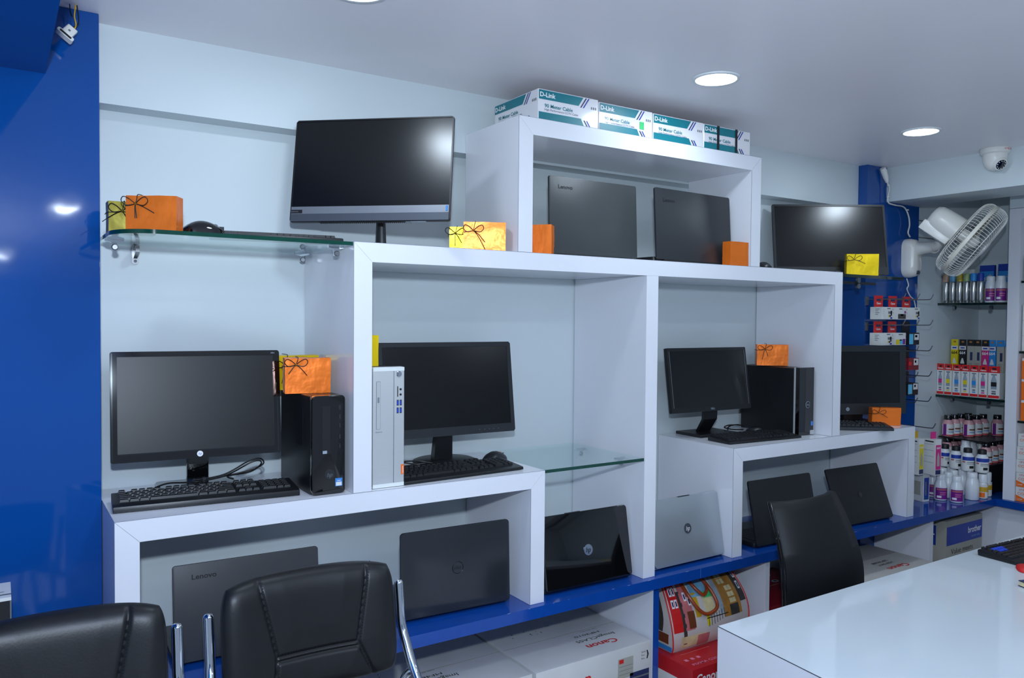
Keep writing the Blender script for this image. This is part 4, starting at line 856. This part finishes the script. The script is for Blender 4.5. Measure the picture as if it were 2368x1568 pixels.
PK = [('white cartridge pack with red tab, top row left', 3.39, 1.732, .22, 'card_white', 'ink_red', W1), ('white and dark cartridge pack with barcode on its red tab, top row middle', 3.51, 1.732, .22, 'card_white', 'ink_red', W2), ('white cartridge pack with red tab, top row right', 3.63, 1.732, .22, 'card_white', 'ink_red', W1),
      ('white cartridge pack with red tab, second row left', 3.39, 1.606, .22, 'card_white', 'ink_red', W1), ('white cartridge pack with yellow and cyan print, second row middle', 3.51, 1.606, .22, 'card_white', 'ink_red', W3), ('black and blue cartridge pack, second row right', 3.63, 1.606, .22, 'ink_black', 'ink_black', ((-.5, -.1, .1, .95, 'ink_cyan'), (.0, .45, .1, .6, 'card_white'), (.08, .3, .2, .38, 'ink_grey'))),
      ('red cartridge pack behind the charcoal screen, third row', 3.63, 1.479, .22, 'card_darkred', 'ink_black', ((-.5, -.2, .3, .6, 'ink_red'), (.0, .45, .05, .6, 'card_white'), (.1, .25, .2, .4, 'ink_grey'))), ('black and cyan cartridge pack behind the charcoal screen, fourth row', 3.63, 1.353, .22, 'ink_black', 'ink_black', ((-.5, -.1, .1, .9, 'ink_cyan'), (.0, .45, .05, .55, 'card_white'), (.1, .25, .15, .35, 'ink_grey')))]
for lb, x, z, y, c1, c2, pr in PK:
    hang_pack('cartridge_pack', lb, (x, y - .045, z - .0052), 0, .09, .06, .06, (c1, c2, pr), .034, c2 == 'ink_red')
# tall ink cartons on the counter next to the low frame
for i, (x, y, z, m, m2, lb) in enumerate(((3.585, .10, .868, 'ink_yellow', 'ink_gold', 'tall white and yellow ink carton hanging left of the bottles'), (3.665, .06, .864, 'ink_magenta', 'ink_magenta', 'tall white and magenta ink carton hanging left of the bottles'))):
    t = thing('ink_carton', lb, 'box', (x, y, z), (-2, -12)[i]); B().box(-.02, .02, 0, .07, 0, .178).obj('carton', 'card_white', t); B().box(-.018, .018, .03, .0315, .1783, .212).obj('hang_tab', m2, t)
    dc = Decal(); f = lambda a, b: (a, -.0006, b); dc.rect(f, -.017, .017, .028, .15, m); dc.rect(f, -.017, .017, .004, .026, 'ink_navy'); dc.poly([(-.009, -.001, .045), (.009, -.001, .045), (.009, -.001, .09), (0, -.001, .115), (-.009, -.001, .09)], 'card_grey')
    dc.obj('print', t); dc = Decal(); f = lambda a, b: (-.0206, .07 - a, b); dc.rect(f, .01, .06, .162, .168, 'ink_black'); [dc.rect(f, .005, .06, .06 + k * .03, .062 + k * .03, 'ink_greyblue') for k in range(4)]; dc.obj('print', t)
    txt('664', .012, 'ink_white', t, (0, -.0012, .13), align='C', width=.024)
for i, (x, y, lb) in enumerate(((3.60, .155, 'tall white and blue ink carton on the counter beside the low frame'), (3.69, .13, 'tall white and blue ink carton on the counter beside the white bottles'))):
    t = thing('ink_carton', lb, 'box', (x, y, CT + .0006), (-3, -10)[i]); B().box(-.022, .022, 0, .075, 0, .145).obj('carton', 'card_white', t)
    dc = Decal(); f = lambda a, b: (a, -.0006, b); dc.rect(f, -.016, .018, .01, .12, 'ink_blue'); dc.rect(f, -.008, .01, .03, .1, 'ink_greyblue'); dc.rect(f, -.016, .018, .01, .022, 'ink_cyan'); dc.obj('print', t); dc = Decal(); f = lambda a, b: (-.0226, .075 - a, b); dc.rect(f, .01, .06, .03, .1, 'card_grey'); dc.obj('print', t)

# ---------------------------------------------------------------- cartons in the wall frame at the right edge
def cosmic(i, z, y0, orange):
    t = thing('camera_carton', 'white camera carton at the right edge, %s from the bottom%s' % (ORD[i], ', orange corner' if orange else ''), 'box', (4.10, y0, z), 0, 'camera cartons at the right edge'); W_, H_ = .26, .0735 if orange else .0655
    B().box(0, .2, -W_, 0, .0004, H_).bevel(.001, 1).obj('carton', 'card_white', t); dc = Decal(); f = lambda a, b: (-.0006, -a, b)
    if orange: dc.poly([f(.001, .002), f(.085, .002), f(.001, .034)], 'ink_orange')
    dc.obj('print', t) if orange else dc.obj('print', t) if dc.f else None
    txt('CP PLUS', .0085, 'ink_red', t, (-.0012, -.016, H_ - .016), (0, -1, 0), bold=.0); txt('COSMIC', .013, 'ink_orange', t, (-.0012, -.009, H_ - .038), (0, -1, 0), width=.075, bold=.0)
    if orange: txt('2.4 MP', .006, 'ink_white', t, (-.0012, -.008, .010), (0, -1, 0))
z = CT + .0006
for i, (y0, og) in enumerate(((-.102, True), (-.1025, True), (-.1015, False), (-.1035, False), (-.1065, False))):
    cosmic(i, z, y0, og); z += (.0735 if og else .0655) + .0005
for z_, lb in ((1.115, 'dark edged glass shelf above the camera cartons at the right edge'), (1.467, 'dark edged glass shelf above the orange cartons at the right edge'), (1.822, 'highest dark edged glass shelf at the right edge')): glass_shelf(lb, [(4.10, -.1015), (4.10, -1.2), (4.545, -1.2), (4.545, -.1015)], z_, .0105, 'glass_edge_dark', edge_segments=1)
z = 1.1264
for i in range(3):
    t = thing('orange_carton', 'orange and white carton on the right edge shelf, %s from the bottom' % ORD[i], 'box', (4.11, -.112, z), 0, 'orange cartons at the right edge'); B().box(0, .2, -.25, 0, .0004, .105).obj('carton', 'ink_orange', t); B().box(-.0006, 0, -.25, -.001, .092, .1045).obj('white_band', 'card_white', t); z += .1058
for i, z_ in enumerate((1.478, 1.556, 1.634)): t = thing('white_carton', 'plain white carton on the right edge shelf, %s from the bottom' % ORD[i], 'box', (4.112, -.108, z_), 0, 'white cartons at the right edge'); B().box(0, .2, -.25, 0, .0004, .0775).bevel(.001, 1).obj('carton', 'card_white', t)
t = thing('printed_carton', 'white carton with small black print on the highest right edge shelf', 'box', (4.112, -.112, 1.8331)); B().box(0, .2, -.25, 0, .0004, .125).bevel(.001, 1).obj('carton', 'card_white', t); dc = Decal(); f = lambda a, b: (-.0006, -a, b); dc.rect(f, .004, .06, .02, .12, 'ink_grey'); [dc.rect(lambda a, b: (-.0012, -a, b), .006, .058, .024 + k * .012, .032 + k * .012, 'card_white') for k in range(8)]; dc.obj('print', t)

# ================================================================= wall fan
t = thing('wall_fan', 'white wall fan with wire guard on the blue pier, tilted down', 'fan', (3.73, .283, 1.95))
b = B().loft([[(x * sx, -.001 - dy, z * sz) for x, z in rrect(.10, .20, .045, 6, 0, 0)] for sx, sz, dy in ((1, 1, 0), (1, 1, .02), (.92, .94, .045), (.7, .8, .06))]); b.obj('wall_housing', 'fan_white', t, smooth=50)
B().tube([(0, -.05, .045), (0, -.10, .05), (0, -.145, .05)], [.036, .030, .027], 20).obj('arm', 'fan_white', t, smooth=50)
B().prism(disc(.010, 20, .0, -.075), 'y', -.068, -.055).obj('speed_knob', 'chin_dark', t)
B().tube(smoothpath([(0, -.145, .05), (-.002, -.165, .056), (-.004, -.172, .075)], 4), .022, 14).obj('swivel', 'fan_white', t, smooth=50)
B().tube(smoothpath([(.0, -.12, .028), (.0, -.15, .02), (.0, -.17, .035), (.0, -.165, .06)], 5), .003, 6).obj('motor_cable', 'fan_white', t, smooth=50)
Aax = Vector((.36, -.71, -.61)).normalized(); Gc = Vector((-.035, -.335, .068))
FM = Matrix.Translation(Gc) @ Aax.to_track_quat('Z', 'Y').to_matrix().to_4x4()
B().lathe([(.03, -.212), (.052, -.205), (.064, -.185), (.068, -.15), (.070, -.10), (.070, -.066), (.05, -.062)], 32, (0, 0, 0), FM).obj('motor_housing', 'fan_white', t, smooth=50)
B().box(-.05, .05, -.082, -.03, -.218, -.068).bevel(.008, 2).xf(FM).obj('motor_tray', 'white_plastic', t, smooth=40)
RR = .186
def guard(zc, depth, flat, name, nw=76):
    b = B()
    for k in range(nw):
        a = 2 * math.pi * k / nw; c, s_ = math.cos(a), math.sin(a)
        P = [(RR * c, RR * s_, 0), (RR * 1.0 * c, RR * s_, depth * .45), (RR * .9 * c, RR * .9 * s_, depth * .85), (RR * .7 * c, RR * .7 * s_, depth), (flat * c, flat * s_, depth)]
        b.tube(smoothpath(P, 3), .0009, 5)
    for rr_, d_ in ((RR * .93, depth * .78), (RR * .55, depth)): b.tube([(rr_ * math.cos(2 * math.pi * i / 48), rr_ * math.sin(2 * math.pi * i / 48), d_) for i in range(48)], .0014, 6, closed=True)
    b.xf(FM); o = b.obj(name, 'fan_white', t, smooth=60); o['kind'] = 'stuff'; return o
guard(0, .075, .045, 'front_guard'); guard(0, -.058, .06, 'rear_guard')
B().lathe([(RR + .001, -.009), (RR + .004, -.007), (RR + .004, .007), (RR + .001, .009), (RR - .002, .007), (RR - .002, -.007), (RR + .001, -.009)], 48, (0, 0, 0), FM).obj('rim_band', 'fan_ring', t, smooth=50)
B().lathe([(.046, .073), (.046, .079), (.03, .083), (0, .084)], 28, (0, 0, 0), FM).obj('centre_badge', 'fan_white', t, smooth=40)
B().lathe([(.03, -.05), (.032, .02), (.02, .04), (0, .044)], 24, (0, 0, 0), FM).obj('hub', 'fan_white', t, smooth=50)
for k in range(3):
    b = B(); rings = []
    for i in range(7):
        r_ = .028 + i * .0225; half = .022 + .035 * math.sin(math.pi * min(1, i / 6.5)) ; rings.append([FM @ Matrix.Rotation(R(120 * k), 4, 'Z') @ Vector((r_ * math.cos(q * half / r_ if r_ > .05 else q * .4) * 1.0, r_ * math.sin(q * half / r_ if r_ > .05 else q * .4), q * .016 + dz)) for q, dz in ((-1, 0), (-.3, .004), (.4, .004), (1, 0), (1, -.002), (.4, .002), (-.3, .002), (-1, -.002))])
    b.loft(rings).obj('blade', 'white_plastic', t, smooth=60)
# white power cable down the corner to the fan
t = thing('power_cable', 'white cable with plug hanging along the blue pier to the wall fan', 'cable', (3.5, .27, 2.38))
def cp(*p): return tuple(Vector(p) - Vector((3.5, .27, 2.38)))
B().tube([cp(3.468, .262, 2.384), cp(3.478, .262, 2.37), cp(3.496, .262, 2.34), cp(3.508, .262, 2.318)], [.014, .016, .013, .007], 12).obj('connector', 'white_plastic', t, smooth=50)
B().tube(smoothpath([cp(3.508, .262, 2.318), cp(3.522, .258, 2.29), cp(3.516, .26, 2.25), cp(3.522, .262, 2.219), cp(3.575, .262, 2.211), cp(3.665, .265, 2.208), cp(3.702, .262, 2.17), cp(3.712, .26, 2.12), cp(3.700, .26, 2.08), cp(3.722, .262, 2.06)], 6), .0038, 8).obj('lead', 'cable_white', t, smooth=60)
B().tube(smoothpath([cp(3.71, .268, 1.845), cp(3.718, .262, 1.81), cp(3.705, .262, 1.79), cp(3.735, .262, 1.755), cp(3.77, .262, 1.735), cp(3.79, .262, 1.69)], 6), .003, 8).obj('lead', 'cable_white', t, smooth=60)
for q in ((3.517, .26, 2.303), (3.515, .26, 2.245), (3.693, .262, 2.195)): B().lathe([(.0075, -.003), (.0075, .003)], 10, cp(*q)).obj('cable_tie', 'cable_white', t)
# loose lamp connector at the left
t = thing('lamp_connector', 'loose white connector hanging on yellow and black wires by the blue beam', 'connector', (-.062, .215, CEIL - .001))
mtc = Matrix.Translation((-.018, -.01, -.085)) @ Matrix.Rotation(R(38), 4, 'Y') @ Matrix.Rotation(R(-15), 4, 'X')
B().prism(rrect(.042, .010, .004, 4), 'y', -.009, .009).xf(mtc).obj('flange', 'white_plastic', t, smooth=40); B().box(-.013, .013, -.008, .008, .0052, .03).bevel(.002, 1).xf(mtc).obj('shell', 'white_plastic', t, smooth=40); B().box(-.015, .015, -.0095, -.0085, -.0025, .0025).xf(mtc).obj('socket', 'ink_black', t); B().box(-.003, .002, -.0092, -.0078, .013, .017).xf(mtc).obj('latch', 'ink_grey', t)
p1 = mtc @ Vector((.004, 0, .03)); p2 = mtc @ Vector((-.003, 0, .03))
B().tube(smoothpath([p1, p1 + Vector((.004, .0, .014)), Vector((.004, 0, -.03)), Vector((.007, 0, -.001))], 6), .0016, 6).obj('wire', 'wire_yellow', t, smooth=60); B().tube(smoothpath([p2, p2 + Vector((.014, .004, .012)), Vector((.013, .004, -.03)), Vector((.010, .004, -.001))], 6), .0013, 6).obj('wire', 'cable_black', t, smooth=60); B().tube(smoothpath([(-.006, .006, -.001), (-.004, .006, -.02), (.0, .006, -.03)], 4), .0013, 6).obj('wire', 'cable_black', t, smooth=60)

# ================================================================= seats
def armchair(label, loc, rot=0):
    """origin on the floor under the backrest; chair faces -y"""
    t = thing('leather_chair', label, 'chair', loc, rot); W_, H_, zb = .40, .258, .782
    seams = [[(-.122, 1.05), (-.112, 1.0), (-.085, .872), (-.095, .78)], [(.132, 1.05), (.125, 1.0), (.10, .872), (.14, .78)], [(-.085, .872), (.10, .872)], [(-.085, .862), (.10, .862)]]
    def sd(x, z):
        m_ = 9
        for s_ in seams:
            for (ax_, az), (bx_, bz) in zip(s_, s_[1:]):
                dx, dz = bx_ - ax_, bz - az; tt = max(0, min(1, ((x - ax_) * dx + (z - az) * dz) / (dx * dx + dz * dz))); m_ = min(m_, math.hypot(x - ax_ - dx * tt, z - az - dz * tt))
        return m_
    b = B(); n = 132; grid = {}
    for sgn in (-1, 1):
        for i in range(n + 1):
            for j in range(n + 1):
                u, v = 2 * i / n - 1, 2 * j / n - 1
                x = u * math.sqrt(1 - .13 * v ** 4 * u * u) * W_ / 2; z = v * math.sqrt(1 - .17 * u ** 4 * v * v) * H_ / 2
                if v > 0: z += .004 * (1 - u * u)
                edge = max(0, (1 - u ** 8)) ** .5 * max(0, (1 - v ** 8)) ** .5
                zz = zb + H_ / 2 + z; y = (-.034 if sgn < 0 else .016) * edge
                if sgn < 0:
                    dd = sd(x, zz); y += .0055 * math.exp(-(dd / .0042) ** 2) * edge - .004 * min(1, dd / .05) * edge
                y += .05 * (zz - zb) / H_ * .9 - .05 * u * u * .5
                if sgn > 0 and (i in (0, n) or j in (0, n)): grid[(1, i, j)] = grid[(-1, i, j)]
                else: grid[(sgn, i, j)] = b.bm.verts.new((x, y, zz))
        for i in range(n):
            for j in range(n):
                q = [grid[(sgn, i, j)], grid[(sgn, i + 1, j)], grid[(sgn, i + 1, j + 1)], grid[(sgn, i, j + 1)]]
                b.bm.faces.new(q if sgn < 0 else q[::-1])
    bk = b.obj('backrest', 'leather', t, smooth=60)
    st = B()     # stitches beside the seams
    for s_ in seams:
        for (ax_, az), (bx_, bz) in zip(s_, s_[1:]):
            L_ = math.hypot(bx_ - ax_, bz - az); k_ = int(L_ / .006)
            for q in range(k_):
                f = (q + .3) / k_; px, pz = ax_ + (bx_ - ax_) * f, az + (bz - az) * f; nx, nz = -(bz - az) / L_, (bx_ - ax_) / L_; off = .0055
                px += nx * off; pz += nz * off; u = px / (W_ / 2); y = -.036 + .05 * (pz - zb) / H_ * .9 - .025 * u * u
                st.box(px - .0006, px + .0006, y + .0004, y + .003, pz - .0006, pz + .0006)
    o = st.obj('stitching', 'leather_plain', bk); o['kind'] = 'stuff'
    B().box(-.225, .225, -.50, -.04, .42, .49).bevel(.02, 3).obj('seat', 'leather', t, smooth=50)
    for s_ in (-1, 1):
        x = s_ * .221
        P = smoothpath([(x, .022, .972), (x, .014, .93), (x, .004, .88), (x + s_ * .004, -.02, .835), (x + s_ * .010, -.06, .775), (x + s_ * .014, -.13, .72), (x + s_ * .015, -.25, .69), (x + s_ * .015, -.42, .685), (x + s_ * .012, -.48, .64), (x, -.46, .3), (x, -.44, .05), (x, -.38, .016), (x, -.1, .015), (x, .05, .015)], 6)
        o = B().tube(P, .0115, 12).obj('side_frame', 'chrome', t, smooth=60); B().lathe([(.0115, 0), (.011, .005), (.0075, .010), (0, .0115)], 12, (x, .022, .9718)).obj('end_cap', 'chrome', o, smooth=60)
        B().tube(smoothpath([(x + s_ * .008, -.05, .785), (x - s_ * .004, -.04, .775), (x - s_ * .014, -.035, .74), (x - s_ * .014, -.04, .6), (x - s_ * .008, -.06, .47)], 5), .0095, 10).obj('seat_bracket', 'chrome', t, smooth=60)
        B().box(x - .018 + s_ * .015, x + .018 + s_ * .015, -.42, -.2, .698, .72).bevel(.008, 2).obj('armrest', 'leather', t, smooth=50)
    return t
armchair('black leather chair with chrome tubes in front of the dark grey laptop', (.372, -.30, 0), -1.5)
armchair('black leather chair with chrome tube cut off by the left edge', (-.137, -.31, 0), -1.5)
# plain black chair behind the table
t = thing('black_chair', 'plain black chair back standing behind the white table', 'chair', (2.20, -.33, 0))
b = B(); rows = []
for k in range(19):
    f = k / 18; z = .52 + .47 * f; y = -.045 + .085 * f - .05 * math.sin(math.pi * f) ; hw = .215 * (1 - .17 * max(0, f - .45) ** 1.2 / .55 ** 1.2); th = .016
    rows.append([(x * hw, y + yy + .035 * x * x, z) for x, yy in ((-1, 0), (-.6, -th * .3), (0, -th * .4), (.6, -th * .3), (1, 0), (1, th * 1.6), (.6, th * 1.3), (0, th * 1.2), (-.6, th * 1.3), (-1, th * 1.6))])
bk = b.loft(rows).bevel(.0, 1) if 0 else b.loft(rows); bk = bk.obj('backrest', 'leather_plain', t, smooth=70)
for dy in (.006, .019): B().tube([Vector(q[0]) + Vector((-.001, dy, 0)) for q in rows], .0022, 6).obj('piping', 'black_gloss', bk, smooth=60)
B().box(-.22, .22, -.42, -.03, .43, .50).bevel(.02, 3).obj('seat', 'leather_plain', t, smooth=50); B().box(-.03, .03, -.05, -.02, .46, .60).obj('back_bracket', 'black_plastic', t); B().tube([(0, -.22, .43), (0, -.22, .09)], .025, 14).obj('column', 'chrome', t, smooth=50)
for k in range(5): a = 2 * math.pi * k / 5; B().tube([(0, -.22, .09), (.24 * math.cos(a), -.22 + .24 * math.sin(a), .05)], [.02, .012], 8).obj('leg', 'black_plastic', t, smooth=50); B().lathe([(.022, .001), (.024, .02), (.022, .042)], 14, (.24 * math.cos(a), -.22 + .24 * math.sin(a), 0)).obj('castor', 'black_plastic', t, smooth=50)

# ================================================================= white table in front
t = thing('table', 'large glossy white table in the front right', 'table', (1.457, -.511, 0))
B().prism([(.016, 0), (2.4, 0), (2.4, -1.3), (-.103, -1.3)], 'z', .7585, .76).obj('table_top', 'laminate_gloss', t); B().prism([(.037, -.0004), (2.3995, -.0004), (2.3995, -1.2695), (-.079, -1.2695)], 'z', .7385, .7584).obj('core_board', 'laminate', t)
B().prism([(.0162, -.0002), (.0362, -.0002), (-.083, -1.2998), (-.1028, -1.2998)], 'z', .001, .7584).obj('side_panel', 'laminate', t); B().box(-.08, 2.38, -1.29, -1.27, .001, .7378).obj('front_panel', 'laminate', t); B().box(2.36, 2.38, -1.2685, -.002, .001, .7378).obj('side_panel', 'laminate', t)
B().prism([(.0155, .0002), (.0168, .0002), (-.1022, -1.3), (-.1035, -1.3)], 'z', .7582, .7602).obj('edge_line', 'seam', t)
keyboard('black keyboard with blue keys at the right end of the white table', (3.02, -.708, .7605), -4, .44, .14, .024, .012, blue=True)
mouse('black and red mouse at the right edge of the white table', (2.775, -.735, .7605), 215, .1, .06, .02, 'ink_red')
t = thing('notebook', 'dark covered notebook at the right edge of the white table', 'book', (2.572, -.80, .7605), -20); B().box(.0, .16, -.2, 0, .0005, .0025).obj('cover', 'ink_navy', t); B().box(.002, .158, -.198, -.002, .0027, .0165).obj('page_block', 'ink_cream', t); B().box(0, .16, -.2, 0, .0167, .019).obj('cover', 'ink_navy', t)
# cabinet cut off by the left edge
t = thing('side_cabinet', 'narrow black cabinet with a pale printed top, cut off by the left edge', 'cabinet', (-.50, .013, 0)); B().box(0, .296, 0, .115, .001, .992).obj('body', 'black_matte', t); B().box(-.001, .297, -.001, .116, .9925, 1.0).obj('top', 'card_white', t); B().box(.2945, .2972, -.0012, -.0002, .02, .992).obj('edge_trim', 'chin_light', t)
dc = Decal(); f = lambda a, b: (a, b, 1.0006); dc.poly([f(.0, .01), f(.297, .018), f(.297, .026), f(.0, .018)], 'ink_grey'); dc.poly([f(.2, .03), f(.285, .042), f(.282, .045), f(.2, .037)], 'ink_grey'); dc.poly([f(.24, .07), f(.27, .08), f(.24, .09)], 'ink_grey'); dc.obj('print', t)
